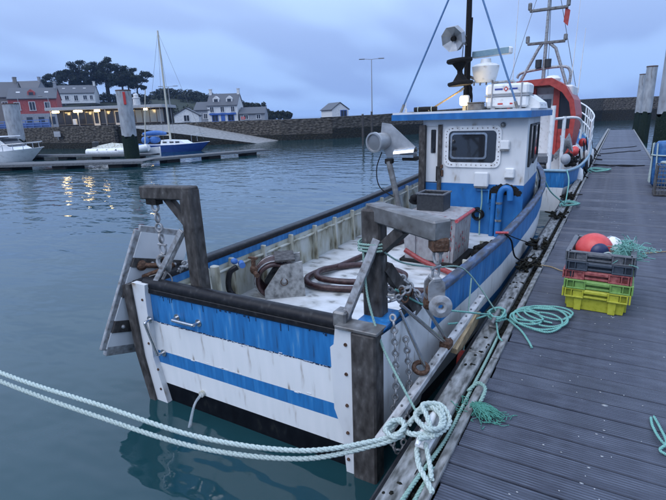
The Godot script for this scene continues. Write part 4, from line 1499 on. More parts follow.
func wheelhouse(t: Node3D) -> void:
	var b: MB
	var zf := -7.0
	var zb := -8.75
	var xl := -2.5
	var xr := -1.04
	var y0 := .5
	var ym := 1.26
	var y1 := 2.17
	# walls: white above blue; the side leans in a little forward
	var xrf := xr - .08
	for s in [["wall", "house_white", ym, y1], ["lower_wall", "house_blue", y0, ym]]:
		b = MB.new()
		var ya: float = s[2]; var yb: float = s[3]
		var q := func(x: float, y: float, z: float) -> Vector3: return V(x, y, z)
		var dl := -2.24
		# aft wall right of the doorway, doorway lintel, starboard, port, front
		b.quad(V(dl, ya, zf), V(dl, yb, zf), V(xr, yb, zf), V(xr, ya, zf))
		b.quad(V(xr, ya, zf), V(xr, yb, zf), V(xrf, yb, zb), V(xrf, ya, zb))
		b.quad(V(xl, ya, zb), V(xl, yb, zb), V(xl, yb, zf), V(xl, ya, zf))
		b.quad(V(xrf, ya, zb), V(xrf, yb, zb), V(xl, yb, zb), V(xl, ya, zb))
		if yb > 2:
			b.quad(V(xl, 2.08, zf), V(xl, yb, zf), V(dl, yb, zf), V(dl, 2.08, zf))
		mk(t, s[0], b, s[1])
	# inside of the doorway, dark
	b = MB.new()
	b.box(V((xl + xr) / 2, .54, -7.9), V(1.38, .04, 1.6))
	mk(t, "cabin_floor", b, "bare_black")
	b = MB.new()
	b.bar(V(xl, .5, zf + .02), V(xl, 2.1, zf + .02), .07, .09)
	b.bar(V(-2.235, .5, zf + .012), V(-2.235, 2.1, zf + .012), .03, .06)
	mk(t, "door_frame", b, "timber_grey")
	b = MB.new()
	b.box(V(-2.355, 1.69, zf - .03), V(.2, .86, .03), Basis(), .006)
	var dr := mk(t, "door", b, "house_white")
	b = MB.new()
	b.box(V(-2.355, .88, zf - .03), V(.2, .74, .03), Basis(), .006)
	mk(dr, "lower_panel", b, "house_blue")
	b = MB.new()
	b.box(V(-2.345, 1.86, zf - .012), V(.075, .34, .02), Basis(), .02)
	mk(dr, "pane", b, "glass")
	b = MB.new()
	b.bar(V(-2.27, 1.28, zf + .01), V(-2.27, 1.5, zf + .01), .02, .03)
	mk(dr, "handle", b, "cable_black")
	# window with rounded frame
	var wx := -1.77
	var wy := 1.785
	b = MB.new()
	var ring_o := rounded(.40, .29, .09)
	var ring_i := rounded(.335, .222, .06)
	frame(b, ring_o, ring_i, Transform3D(Basis(), V(wx, wy, zf)), .022)
	var wf := mk(t, "window", b, "raft_white")
	b = MB.new()
	b.prism(ring_i, Transform3D(Basis(), V(wx, wy, zf + .004)), .008)
	mk(wf, "pane", b, "glass")
	b = MB.new()
	frame(b, rounded(.26, .185, .05), rounded(.235, .16, .04), Transform3D(Basis(), V(wx - .05, wy + .012, zf + .011)), .014)
	mk(wf, "sash", b, "stainless")
	b = MB.new()
	var rivets := rounded(.37, .256, .08, 3)
	for q in 9:
		rivets.append_array([Vector2(-.28 + q * .07, .256), Vector2(-.28 + q * .07, -.256)])
	for q in 5:
		rivets.append_array([Vector2(.37, -.13 + q * .065), Vector2(-.37, -.13 + q * .065)])
	for p in rivets:
		b.cyl(V(wx + p.x, wy + p.y, zf + .02), V(wx + p.x, wy + p.y, zf + .027), .008, .006, 6)
	mk(wf, "bolts", b, "rusty")
	b = MB.new()
	b.ball(V(wx + .1, wy - .13, zf - .12), V(.16, .1, .06)).ball(V(wx - .12, wy - .1, zf - .12), V(.1, .12, .06))
	mk(wf, "curtain", b, "purple_cloth")
	# side windows
	for s in [[-7.25, -7.75], [-7.85, -8.45]]:
		var z0: float = s[0]; var z1: float = s[1]
		b = MB.new()
		var x0 := xr - .08 * (-7.0 - z0) / 1.75 + .012
		var x1 := xr - .08 * (-7.0 - z1) / 1.75 + .012
		b.quad(V(x0, 1.5, z0), V(x0, 2.06, z0), V(x1, 2.06, z1), V(x1, 1.56, z1))
		var sw := mk(t, "side_window", b, "glass")
		b = MB.new()
		for e in [[V(x0, 1.5, z0), V(x0, 2.06, z0)], [V(x0, 2.06, z0), V(x1, 2.06, z1)], [V(x1, 2.06, z1), V(x1, 1.56, z1)], [V(x1, 1.56, z1), V(x0, 1.5, z0)]]:
			b.bar(e[0], e[1], .03, .03)
		mk(sw, "frame", b, "dark_plastic")
	# vents and fittings on the aft wall
	for s in [[V(-1.61, 1.33, zf), V(.2, .21, .07), "house_white"], [V(-1.32, 1.81, zf), V(.13, .13, .05), "raft_white"], [V(-1.235, 1.43, zf), V(.13, .14, .05), "raft_white"]]:
		b = MB.new()
		var c: Vector3 = s[0] + V(0, 0, s[1].z / 2)
		b.box(c, s[1], Basis(), .015)
		var vb := mk(t, "vent_box", b, s[2])
		b = MB.new()
		b.box(c + V(0, -s[1].y / 2 - .008, .01), V(s[1].x * .9, .014, s[1].z * .8))
		mk(vb, "lip", b, "steel_grey")
	b = MB.new()
	b.ball(V(-1.36, 2.08, zf + .02), V(.035, .035, .03))
	mk(t, "round_lamp", b, "steel_grey")
	# blue exhaust pipe with elbow, and a second one beside it
	b = MB.new()
	b.tube(curve([V(-1.345, .5, zf + .07), V(-1.335, 1.0, zf + .07), V(-1.325, 1.16, zf + .07), V(-1.27, 1.225, zf + .07), V(-1.21, 1.2, zf + .07), V(-1.195, 1.06, zf + .07)], 6), .045, 12)
	mk(t, "exhaust_pipe", b, "house_blue")
	b = MB.new()
	b.cyl(V(-1.43, .5, zf + .06), V(-1.42, 1.14, zf + .06), .036)
	mk(t, "exhaust_pipe", b, "house_blue")
	b = MB.new()
	for y in [.75, 1.0]:
		b.cyl(V(-1.34, y, zf + .07), V(-1.34, y + .03, zf + .07), .052)
	mk(t, "pipe_clamp", b, "stainless")
	rng.seed = 3
	b = MB.new()
	var peel := []
	for i in 30:
		var a := PI * 1.05 * i / 29.0 - .1
		peel.append(Vector2(-1.285 + cos(a) * (.2 + rng.randf() * .035), 1.13 + sin(a) * (.13 + rng.randf() * .03)))
	for i in 14:
		peel.append(Vector2(-1.49 + rng.randf() * .03 - (.03 if i < 4 else 0.0), 1.12 - i * .02))
	for i in 10:
		peel.append(Vector2(-1.44 + i * .008 + rng.randf() * .02, .86 + i * .024))
	for i in 10:
		peel.append(Vector2(-1.34 + i * .025, 1.1 + rng.randf() * .03))
	b.prism(peel, Transform3D(Basis(), V(0, 0, zf + .001)), .002)
	mk(t, "peeled_paint", b, "bare_black")
	b = MB.new()
	for i in 8:
		ring(b, V(-1.64 + rng.randfn() * .012, .82 + rng.randfn() * .012, zf + .02 + i * .008), V(rng.randfn() * .2, rng.randfn() * .2, 1).normalized(), .06 + rng.randf() * .02, .008, 14, 5)
	mk(t, "coiled_cable", b, "cable_black")
	b = MB.new()
	b.tube(curve([V(-1.6, 1.22, zf + .03), V(-1.585, 1.0, zf + .05), V(-1.6, .8, zf + .06), V(-1.59, .52, zf + .08)], 5), .011, 6)
	mk(t, "pull_cord", b, "rope_pale_green")
	b = MB.new()
	b.tube([V(-1.68, 1.18, zf + .03), V(-1.5, 1.18, zf + .03), V(-1.5, 1.0, zf + .03)], .014, 6)
	mk(t, "conduit", b, "hull_blue")
	b = MB.new()
	b.box(V(-2.2, 1.4, zf + .012), V(.05, .1, .03), Basis(), .01).box(V(-2.2, 1.5, zf + .02), V(.03, .05, .04))
	mk(t, "door_catch", b, "rusty")
	# patch where the blue paint shows lighter
	# roof slab with blue edge
	b = MB.new()
	b.prism([Vector2(-2.95, -6.9), Vector2(-1.0, -6.84), Vector2(-.98, -8.9), Vector2(-2.7, -9.0)], Transform3D(Basis(V(1, 0, 0), V(0, 0, 1), V(0, -1, 0)), V(0, 2.285, 0)), .03)
	var roof := mk(t, "roof", b, "house_white")
	b = MB.new()
	b.prism([Vector2(-2.96, -6.885), Vector2(-.985, -6.825), Vector2(-.965, -8.92), Vector2(-2.71, -9.02)], Transform3D(Basis(V(1, 0, 0), V(0, 0, 1), V(0, -1, 0)), V(0, 2.255, 0)), .085)
	mk(roof, "roof_edge", b, "house_blue")

func rounded(hw: float, hh: float, r: float, per := 5) -> Array:
	var p := []
	for c in [[1, 1, 0], [-1, 1, 1], [-1, -1, 2], [1, -1, 3]]:
		for k in per + 1:
			var a: float = PI / 2 * (c[2] + float(k) / per)
			p.append(Vector2(c[0] * (hw - r) + cos(a) * r, c[1] * (hh - r) + sin(a) * r))
	return p

func frame(b: MB, o: Array, i: Array, xf: Transform3D, depth: float) -> void:
	for k in o.size():
		var k2 := (k + 1) % o.size()
		var f := func(p: Vector2, z: float) -> Vector3: return xf * V(p.x, p.y, z)
		b.quad(f.call(o[k], depth), f.call(i[k], depth), f.call(i[k2], depth), f.call(o[k2], depth))
		b.quad(f.call(o[k], 0), f.call(o[k], depth), f.call(o[k2], depth), f.call(o[k2], 0))
		b.quad(f.call(i[k2], 0), f.call(i[k2], depth), f.call(i[k], depth), f.call(i[k], 0))

func gallows(t: Node3D) -> void:
	var b := MB.new()
	# port gallows: post, outboard arm, knee, flat strut
	b.bar(V(-2.66, .48, -2.5), V(-2.69, 1.78, -2.5), .12, .11, V(0, 0, 1), .012)
	var gp := mk(t, "port_gallows", b, "timber_grey")
	b = MB.new()
	b.bar(V(-2.63, 1.75, -2.5), V(-3.14, 1.74, -2.46), .1, .1, Vector3.UP, .01)
	mk(gp, "arm", b, "timber_grey")
	b = MB.new()
	b.bar(V(-2.72, 1.5, -2.5), V(-2.92, 1.71, -2.49), .05, .06)
	mk(gp, "knee", b, "timber_grey")
	b = MB.new()
	b.bar(V(-3.06, 1.0, -2.36), V(-2.75, 1.47, -2.44), .045, .014, V(0, 0, 1), .003)
	b.bar(V(-3.06, .98, -2.42), V(-2.75, 1.45, -2.47), .02, .012, V(0, 0, 1))
	mk(gp, "strut", b, "galvanised")
	# starboard gallows
	b = MB.new()
	b.bar(V(-1.2, .48, -2.56), V(-1.215, 1.72, -2.56), .125, .115, V(0, 0, 1), .012)
	var gs := mk(t, "starboard_gallows", b, "timber_grey")
	b = MB.new()
	b.bar(V(-1.235, 1.695, -2.6), V(-.70, 1.69, -2.27), .115, .105, Vector3.UP, .01)
	var ar := mk(gs, "arm", b, "steel_grey")
	b = MB.new()
	b.box(V(-.725, 1.615, -2.29), V(.09, .07, .09), yaw(32), .008)
	mk(ar, "eye_block", b, "rusty")
	b = MB.new()
	b.bar(V(-1.17, 1.46, -2.54), V(-.97, 1.64, -2.44), .06, .06)
	mk(gs, "knee", b, "timber_grey")
	b = MB.new()
	b.bar(V(-1.34, 1.02, -2.35), V(-1.16, 1.55, -2.48), .05, .014, V(0, 0, 1), .003)
	b.bar(V(-1.34, 1.0, -2.41), V(-1.16, 1.53, -2.52), .02, .012, V(0, 0, 1))
	mk(gs, "strut", b, "galvanised")
	b = MB.new()
	b.box(V(-1.345, 1.06, -2.37), V(.09, .11, .1), Basis(), .012)
	mk(gs, "strut_foot", b, "steel_grey")
	b = MB.new()
	b.bar(V(-1.16, 1.35, -2.6), V(-1.05, .98, -2.85), .07, .07)
	mk(gs, "brace", b, "timber_grey")

func shackle(b: MB, p: Vector3, s: float, side: Vector3) -> void:
	b.tube(curve([p + side * s * .45 + V(0, s * .6, 0), p + side * s * .55, p + side * s * .35 - V(0, s * .5, 0), p - V(0, s * .65, 0), p - side * s * .35 - V(0, s * .5, 0), p - side * s * .55, p - side * s * .45 + V(0, s * .6, 0)], 4), s * .15, 7)
	b.cyl(p + side * s * .75 + V(0, s * .6, 0), p - side * s * .75 + V(0, s * .6, 0), s * .17, -1, 8)

# ---------------------------------------------------------------- gear on and around the trawler
func gear() -> void:
	var b: MB
	var t: Node3D
	# port trawl door, hung outboard: white panels between grey steel bands
	var p00 := V(-3.31, 1.4, -2.5); var p10 := V(-3.42, .5, -2.1); var p01 := V(-3.3, 1.24, -3.0); var p11 := V(-3.4, .34, -2.62)
	t = thing("trawl_door", "white trawl door with grey steel bands hanging outside the port quarter", "trawl door", V(-3.36, .3, -2.6))
	var nrm := (p01 - p00).cross(p10 - p00).normalized()
	if nrm.x > 0:
		nrm = -nrm
	var cuts := [0.0, .22, .30, .47, .56, .76, .86, 1.0]
	for i in cuts.size() - 1:
		b = MB.new()
		var a0: Vector3 = p00.lerp(p10, cuts[i]); var a1: Vector3 = p00.lerp(p10, cuts[i + 1])
		var e0: Vector3 = p01.lerp(p11, cuts[i]); var e1: Vector3 = p01.lerp(p11, cuts[i + 1])
		var th := .05 if i % 2 == 0 else .075
		var mid := (a0 + a1 + e0 + e1) / 4
		var o := nrm * -th * .5
		var u := nrm * th * .5
		b.out(mid, a0 + o, a1 + o, e1 + o, e0 + o)
		b.out(mid, a0 + u, a1 + u, e1 + u, e0 + u)
		for q in [[a0, a1], [e0, e1], [a0, e0], [a1, e1]]:
			b.out(mid, q[0] + o, q[1] + o, q[1] + u, q[0] + u)
		mk(t, "panel" if i % 2 == 0 else "band", b, "house_white" if i % 2 == 0 else "timber_grey")
	b = MB.new()
	b.bar(p00 + V(0, .015, .01), p10 + V(0, -.01, .01), .07, .03, nrm, .005)
	b.bar(p00 + V(0, .02, 0), p01 + V(0, .02, 0), .07, .03, nrm, .005)
	b.bar(p10 - V(0, .02, 0), p11 - V(0, .02, 0), .08, .05, nrm, .005)
	mk(t, "edge_shoe", b, "galvanised")
	b = MB.new()
	var c0 := p00.lerp(p10, .28).lerp(p01.lerp(p11, .28), .16) - nrm * .04
	var c1 := p00.lerp(p10, .2).lerp(p01.lerp(p11, .2), .55) - nrm * .03
	b.tube([c0, c0.lerp(c1, .5) - nrm * .2 + V(.06, .02, 0), c1], .022, 7)
	b.tube([c0 + V(0, -.1, 0), c0.lerp(c1, .5) - nrm * .2 + V(.06, .02, 0)], .02, 7)
	b.ball(c0, V(.045, .045, .045))
	mk(t, "towing_bracket", b, "rusty")
	b = MB.new()
	for i in [1, 3, 5]:
		for q in [.15, .35, .8]:
			var f: float = (cuts[i] + cuts[i + 1]) / 2
			b.ball(p00.lerp(p10, f).lerp(p01.lerp(p11, f), q) - nrm * .04, V(.018, .018, .018), 5, 8)
	mk(t, "bolts", b, "galvanised")
	# chain from the port arm
	t = thing("hanging_chain", "galvanised chain with shackle hanging from the port gallows arm", "chain", V(-3.02, 1.2, -2.44), "chains of the gallows")
	b = MB.new()
	b.box(V(-3.03, 1.68, -2.46), V(.11, .06, .07))
	mk(t, "eye_plate", b, "bare_black")
	b = MB.new()
	chain(b, [V(-3.02, 1.67, -2.45), V(-2.98, 1.35, -2.44)], .011, .09)
	mk(t, "links", b, "galvanised")
	b = MB.new()
	shackle(b, V(-2.98, 1.3, -2.44), .06, V(1, 0, 0))
	ring(b, V(-2.99, 1.2, -2.44), V(.3, .2, 1).normalized(), .05, .018)
	b.ball(V(-2.96, 1.16, -2.45), V(.03, .05, .03))
	mk(t, "shackle", b, "galvanised")
	rng.seed = 40
	t = thing("chain_heap", "loose chain and shackles heaped on the port gunwale behind the gallows", "chain", V(-2.9, 1.04, -2.75), "chains of the gallows")
	b = MB.new()
	var cp := []
	for i in 9:
		cp.append(V(-3.12 + rng.randf() * .3, 1.06 + rng.randf() * .1, -2.5 - rng.randf() * .3))
	chain(b, curve(cp, 5), .008, .05)
	mk(t, "links", b, "galvanised")
	b = MB.new()
	b.tube(curve([V(-3.2, 1.04, -2.45), V(-3.05, 1.08, -2.5), V(-2.9, 1.05, -2.42), V(-3.0, 1.03, -2.38), V(-3.15, 1.05, -2.4)], 6), .006, 5)
	mk(t, "wire", b, "steel_grey")
	# block and shackles from the starboard arm
	t = thing("towing_block", "galvanised pulley block and shackle hanging from the starboard gallows arm", "pulley", V(-.75, 1.2, -2.3))
	b = MB.new()
	shackle(b, V(-.735, 1.54, -2.3), .055, V(.8, 0, .6).normalized())
	shackle(b, V(-.74, 1.455, -2.3), .05, V(.3, 0, -.9).normalized())
	mk(t, "shackle", b, "galvanised")
	b = MB.new()
	var bx := Basis(Vector3.UP, .7)
	for s in [-1.0, 1.0]:
		b.prism(rounded(.045, .07, .04, 4), Transform3D(bx, V(-.745, 1.36, -2.3) + bx * V(0, 0, s * .03 - .006)), .012)
	b.box(V(-.745, 1.425, -2.3), V(.05, .03, .08), bx, .008)
	mk(t, "cheek", b, "galvanised")
	b = MB.new()
	b.cyl(V(-.745, 1.35, -2.3) - bx * V(0, 0, .025), V(-.745, 1.35, -2.3) + bx * V(0, 0, .025), .04)
	mk(t, "sheave", b, "rusty")
	b = MB.new()
	var dn := V(.45, .1, .88).normalized()
	var dxx := Vector3.UP.cross(dn).normalized()
	b.lathe([Vector2(.014, -.016), Vector2(.03, -.02), Vector2(.058, -.012), Vector2(.062, 0), Vector2(.058, .012), Vector2(.03, .02), Vector2(.014, .016), Vector2(.014, -.016)], Transform3D(Basis(dxx, dn, dxx.cross(dn)), V(-.70, 1.285, -2.27)), 22)
	mk(t, "disc", b, "galvanised")
	b = MB.new()
	b.lathe([Vector2(0, 0), Vector2(.028, .005), Vector2(.036, .04), Vector2(.033, .09), Vector2(.02, .12), Vector2(0, .125)], Transform3D(Basis(Vector3.FORWARD, .12), V(-.785, 1.235, -2.33)), 12, true)
	mk(t, "weight", b, "rusty")
	# starboard chains, outside the hull
	t = thing("side_chain", "long galvanised chain hanging down outside the starboard quarter", "chain", V(-1.06, .3, -2.5), "chains of the gallows")
	b = MB.new()
	chain(b, curve([V(-1.07, 1.08, -2.5), V(-1.045, .98, -2.48), V(-1.035, .6, -2.48), V(-1.05, .32, -2.44), V(-1.02, .2, -2.42), V(-.98, .2, -2.47), V(-.99, .55, -2.6), V(-1.02, .9, -2.6)], 6), .008, .055)
	mk(t, "links", b, "galvanised")
	t = thing("chain_heap", "tangled rusty chain and shackles beside the starboard gallows post", "chain", V(-1.05, 1.04, -2.75), "chains of the gallows")
	b = MB.new()
	cp = [V(-1.22, 1.5, -2.62)]
	for i in 11:
		cp.append(V(-1.1 + rng.randfn() * .07, 1.08 + rng.randf() * .16, -2.75 + rng.randfn() * .09))
	chain(b, curve(cp, 5), .0085, .055)
	mk(t, "links", b, "galvanised")
	b = MB.new()
	for i in 4:
		shackle(b, V(-1.1 + rng.randfn() * .06, 1.12 + rng.randf() * .08, -2.72 + rng.randfn() * .07), .04, V(rng.randfn(), 0, rng.randfn()).normalized())
	mk(t, "shackle", b, "rusty")
	# the beam slung along the starboard side with its brackets
	t = thing("trawl_beam", "long pale steel beam with brackets slung between hull and pontoon", "trawl beam", V(-.9, .5, -2.9))
	var a0 := V(-.95, .53, -2.04); var a1 := V(-.835, .76, -3.85)
	b = MB.new()
	b.bar(a0, a1, .055, .05, Vector3.UP, .006)
	mk(t, "beam", b, "beam_paint")
	b = MB.new()
	for i in 16:
		var p := a0.lerp(a1, (i + .5) / 16.0)
		b.cyl(p + V(0, .024, 0), p + V(0, .034, 0), .007, -1, 7)
	mk(t, "bolts", b, "steel_grey")
	b = MB.new()
	var h0 := V(-1.06, 1.1, -2.62)
	var k1 := a0.lerp(a1, .55) + V(0, .03, 0)
	var k2 := a0.lerp(a1, .36) + V(0, .03, 0)
	b.tube([h0, k1], .014, 8).tube([h0 + V(0, -.03, .02), k2], .012, 8).tube([h0 + V(.02, .02, -.2), k1 + V(0, 0, -.04)], .012, 8)
	mk(t, "bracket", b, "stainless")
	b = MB.new()
	ring(b, k2 + V(-.03, .03, .03), V(.2, .9, .3).normalized(), .045, .016)
	b.box(k1, V(.08, .06, .09), Basis(), .012)
	mk(t, "pivot", b, "rusty")
	b = MB.new()
	b.prism([Vector2(0, 0), Vector2(.5, .05), Vector2(.62, .0), Vector2(.55, -.08), Vector2(.16, -.085), Vector2(0, -.04)], Transform3D(Basis(V(.03, .09, -.99).normalized(), V(.1, .99, .09).normalized(), V(1, -.1, .02).normalized()), V(-.87, .63, -3.1)), .045)
	mk(t, "wooden_cheek", b, "wood")
	# floodlight on a leaning pole, port side
	t = thing("searchlight", "big round steel searchlight with plate shroud on a leaning pole", "searchlight", V(-2.5, .5, -6.0))
	b = MB.new()
	b.tube([V(-2.33, .5, -6.0), V(-2.62, 1.66, -6.0)], .04, 10)
	mk(t, "pole", b, "steel_grey")
	var ax := V(-.25, -.05, 1).normalized()
	var yb := ax
	var xb := V(1, 0, .25).normalized()
	var lf := Transform3D(Basis(xb, yb, xb.cross(yb)), V(-2.78, 1.915, -6.05))
	b = MB.new()
	b.lathe([Vector2(0, -.2), Vector2(.1, -.18), Vector2(.112, -.1), Vector2(.115, .08), Vector2(.135, .085), Vector2(.135, .125), Vector2(.112, .128), Vector2(.105, .1)], lf, 24)
	var lh := mk(t, "lamp_housing", b, "lamp_steel")
	b = MB.new()
	b.lathe([Vector2(.109, .108), Vector2(.05, .116), Vector2(0, .118)], lf, 24, true)
	mk(lh, "lens", b, "lens_grey")
	b = MB.new()
	ring(b, lf * V(0, .1, 0), yb, .06, .006, 20)
	mk(lh, "lens_ring", b, "steel_grey")
	b = MB.new()
	b.prism([Vector2(-.02, .26), Vector2(.1, .24), Vector2(.46, -.08), Vector2(.46, -.2), Vector2(.05, -.2), Vector2(-.05, .0)], Transform3D(Basis(V(1, 0, -.12).normalized(), Vector3.UP, V(.12, 0, 1).normalized()), V(-2.76, 1.9, -6.16)), .025)
	mk(t, "shroud", b, "lamp_steel")
	b = MB.new()
	var tr := []
	for i in 9:
		var a := PI * .05 + PI * .9 * i / 8
		tr.append([V(-2.56, 1.74 + sin(a) * .075, -6.08 + cos(a) * .08), V(-2.28, 1.765 + sin(a) * .075, -6.1 + cos(a) * .08)])
	b.grid(tr, true)
	b.box(V(-2.42, 1.725, -6.09), V(.28, .035, .15))
	mk(t, "trough", b, "stainless")
	b = MB.new()
	b.box(V(-2.35, 1.69, -6.1), V(.2, .05, .12), Basis(), .01)
	mk(t, "bracket", b, "bare_black")
	b = MB.new()
	b.box(V(-2.62, 1.66, -6.02), V(.1, .07, .1), Basis(), .01)
	mk(t, "bracket", b, "bare_black")
	b = MB.new()
	b.tube(curve([V(-2.72, 1.78, -6.0), V(-2.8, 1.55, -6.0), V(-2.75, 1.3, -6.0), V(-2.5, 1.16, -6.0)], 6), .008, 5)
	mk(t, "cable", b, "cable_black")
	# hose reel by the port bulwark
	t = thing("hose_reel", "hose reel with rusty brown hose between grey wooden cheeks", "reel", V(-2.8, .5, -3.75))
	var rb := yaw(38)
	var rc := V(-2.83, .68, -3.78)
	for s in [[.14, "side_cheek"], [-.2, "side_cheek"]]:
		b = MB.new()
		b.prism([Vector2(-.2, -.24), Vector2(.21, -.24), Vector2(.19, .2), Vector2(-.02, .17), Vector2(-.2, -.08)], Transform3D(rb, rc + rb * V(0, 0, s[0])), .03)
		mk(t, s[1], b, "worn_panel")
	b = MB.new()
	for i in 9:
		var rr := .17 + .02 * (i % 2)
		ring(b, rc + rb * V(-.09, .0, -.15 + i * .034), rb * V(.03 * sin(i * 2.1), .04 * cos(i * 1.7), 1), rr, .021, 26, 8)
	mk(t, "wound_hose", b, "hose")
	b = MB.new()
	for z in [-.1, .02, .1]:
		ring(b, rc + rb * V(-.09, .0, z), rb * V(.06, .03, 1), .2, .008, 24, 6)
	b.cyl(rc + rb * V(0, .02, -.24), rc + rb * V(0, .02, .2), .02)
	mk(t, "hoop", b, "galvanised")
	b = MB.new()
	b.box(rc + rb * V(.02, .215, -.02), V(.2, .018, .36), rb)
	mk(t, "top_plate", b, "timber_grey")
	b = MB.new()
	ring(b, rc + rb * V(.0, .0, .175), rb * V(0, 0, 1), .035, .004)
	mk(t, "wire_ring", b, "rusty")
	# tap and black hose on the bulwark beside it
	t = thing("deck_hose_tap", "rusty hose tap with blue fitting and black hose on the port bulwark", "tap", V(-3.05, .5, -3.3))
	b = MB.new()
	b.tube(curve([V(-3.06, .88, -3.35), V(-3.12, .82, -3.3), V(-3.12, .65, -3.28), V(-3.0, .53, -3.32)], 6), .028, 9)
	mk(t, "hose", b, "rubber")
	b = MB.new()
	b.cyl(V(-3.07, .9, -3.42), V(-3.0, .9, -3.36), .03).ball(V(-3.1, .93, -3.36), V(.04, .03, .03))
	mk(t, "fitting", b, "tarp_blue")
	b = MB.new()
	b.cyl(V(-2.98, .78, -3.5), V(-2.98, .93, -3.5), .022).box(V(-2.98, .94, -3.5), V(.1, .02, .03)).cyl(V(-2.98, .8, -3.5), V(-2.9, .78, -3.45), .024).ball(V(-2.98, .82, -3.5), V(.04, .05, .04))
	mk(t, "valve", b, "rusty")
	b = MB.new()
	b.bar(V(-3.11, .5, -2.95), V(-3.13, .97, -2.95), .1, .13, V(1, 0, 0), .01)
	b.bar(V(-3.11, .5, -3.12), V(-3.13, .95, -3.12), .06, .08, V(1, 0, 0), .01)
	mk(t, "backing_post", b, "inner_white")
	# hose lying in loops on the deck
	t = thing("deck_hose", "thick dark brown hose lying in loops on the white deck", "hose", V(-2.3, .52, -4.8))
	var hp := []
	for q in [[-1.35, -4.35], [-1.9, -4.18], [-2.3, -4.0], [-2.62, -3.98], [-2.8, -4.18], [-2.76, -4.5], [-2.55, -4.78], [-2.3, -4.88], [-2.0, -4.8], [-1.78, -4.5], [-1.92, -4.28], [-2.25, -4.1], [-2.58, -4.08], [-2.71, -4.3], [-2.68, -4.7], [-2.63, -5.1], [-2.55, -5.6], [-2.42, -6.2], [-2.4, -6.7]]:
		hp.append(V(q[0], .555 + (.052 if hp.size() > 8 and hp.size() < 14 else 0.0), q[1]))
	b = MB.new()
	b.tube(curve(hp, 4), .034, 9)
	mk(t, "hose", b, "hose")
	t = thing("red_hose", "bright red hose running across the deck before the fish box", "hose", V(-1.6, .53, -5.0))
	b = MB.new()
	b.tube(curve([V(-2.02, .72, -5.1), V(-1.8, .62, -5.08), V(-1.5, .56, -5.0), V(-1.25, .55, -4.9), V(-1.05, .55, -5.2)], 6), .03, 9)
	mk(t, "hose", b, "red_hose")
	# fish box
	t = thing("fish_box", "grey steel fish box streaked with red paint before the wheelhouse", "box", V(-1.8, .5, -5.65))
	b = MB.new()
	b.box(V(-1.8, .53, -5.65), V(.72, .06, .78), Basis(), .01)
	mk(t, "plinth", b, "bare_black")
	b = MB.new()
	b.prism([Vector2(-.30, .56), Vector2(.29, .56), Vector2(.315, 1.08), Vector2(-.325, 1.08)], Transform3D(Basis(), V(-1.8, 0, -6.0)), .7)
	var fb := mk(t, "body", b, "fish_box")
	b = MB.new()
	b.box(V(-1.805, 1.09, -5.65), V(.67, .022, .74), Basis(), .006)
	mk(t, "lid", b, "fish_box")
	b = MB.new()
	b.tube([V(-1.47, 1.07, -5.27), V(-1.47, 1.07, -6.03)], .022, 8).tube([V(-1.7, 1.078, -6.02), V(-1.47, 1.078, -6.02)], .02, 8)
	mk(t, "red_rim", b, "red_rim")
	rng.seed = 77
	b = MB.new()
	for i in 34:
		var x := -1.8 + .27 - absf(rng.randfn()) * .1
		var y := rng.randf_range(.62, 1.05)
		b.ball(V(x, y, -5.3), V(rng.randf_range(.002, .008), rng.randf_range(.008, .04), .002), 3, 6)
	for i in 14:
		b.ball(V(-1.492 + rng.randf() * .004, rng.randf_range(.65, 1.05), rng.randf_range(-5.95, -5.35)), V(.003, rng.randf_range(.01, .04), .007), 3, 6)
	mk(fb, "red_marks", b, "red_rim").set_meta("kind", "stuff")
	b = MB.new()
	b.bar(V(-1.97, .58, -5.29), V(-1.97, 1.1, -5.285), .02, .012)
	b.bar(V(-1.55, .58, -5.29), V(-1.55, 1.1, -5.285), .02, .012)
	mk(fb, "seam", b, "fish_box")
	# black crate on the fish box
	t = thing("black_crate", "small black open crate standing on the fish box", "crate", V(-1.9, 1.1, -5.75))
	b = MB.new()
	for s in [[V(-.16, .1, 0), V(.015, .2, .28)], [V(.16, .1, 0), V(.015, .2, .28)], [V(0, .1, .14), V(.335, .2, .015)], [V(0, .1, -.14), V(.335, .2, .015)], [V(0, .01, 0), V(.32, .02, .27)]]:
		b.box(V(-1.9, 1.102, -5.75) + s[0], s[1])
	mk(t, "body", b, "dark_plastic")
	b = MB.new()
	for s in [[V(-.165, .205, 0), V(.03, .02, .32)], [V(.165, .205, 0), V(.03, .02, .32)], [V(0, .205, .145), V(.3, .02, .03)], [V(0, .205, -.145), V(.3, .02, .03)]]:
		b.box(V(-1.9, 1.102, -5.75) + s[0], s[1], Basis(), .004)
	mk(t, "rim", b, "crate_grey")
	t = thing("oilskin_heap", "crumpled dark oilskins lying left of the black crate", "oilskins", V(-2.08, 1.1, -5.9))
	b = MB.new()
	rng.seed = 5
	for i in 9:
		b.ball(V(-2.1 + rng.randf_range(-.1, .08), 1.16 + rng.randf() * .1, -5.9 + rng.randf_range(-.1, .1)), V(rng.randf_range(.05, .1), rng.randf_range(.03, .06), rng.randf_range(.05, .1)), 6, 9)
	mk(t, "cloth", b, "cable_black")
	# black net bin on deck to the right of the box
	t = thing("net_bin", "pile of dark netting in a low tray beside the fish box", "netting", V(-1.2, .5, -5.7))
	b = MB.new()
	for i in 60:
		b.ball(V(-1.2 + rng.randf_range(-.16, .16), .55 + rng.randf() * .12, -5.75 + rng.randf_range(-.35, .35)), V(.05, .04, .05), 4, 6)
	mk(t, "netting", b, "bare_black")
	b = MB.new()
	b.box(V(-1.2, .52, -5.75), V(.38, .04, .8), Basis(), .01).box(V(-1.2, .58, -6.16), V(.4, .12, .03)).box(V(-1.2, .56, -5.34), V(.4, .1, .03))
	mk(t, "tray", b, "inner_white")

	roof_gear()

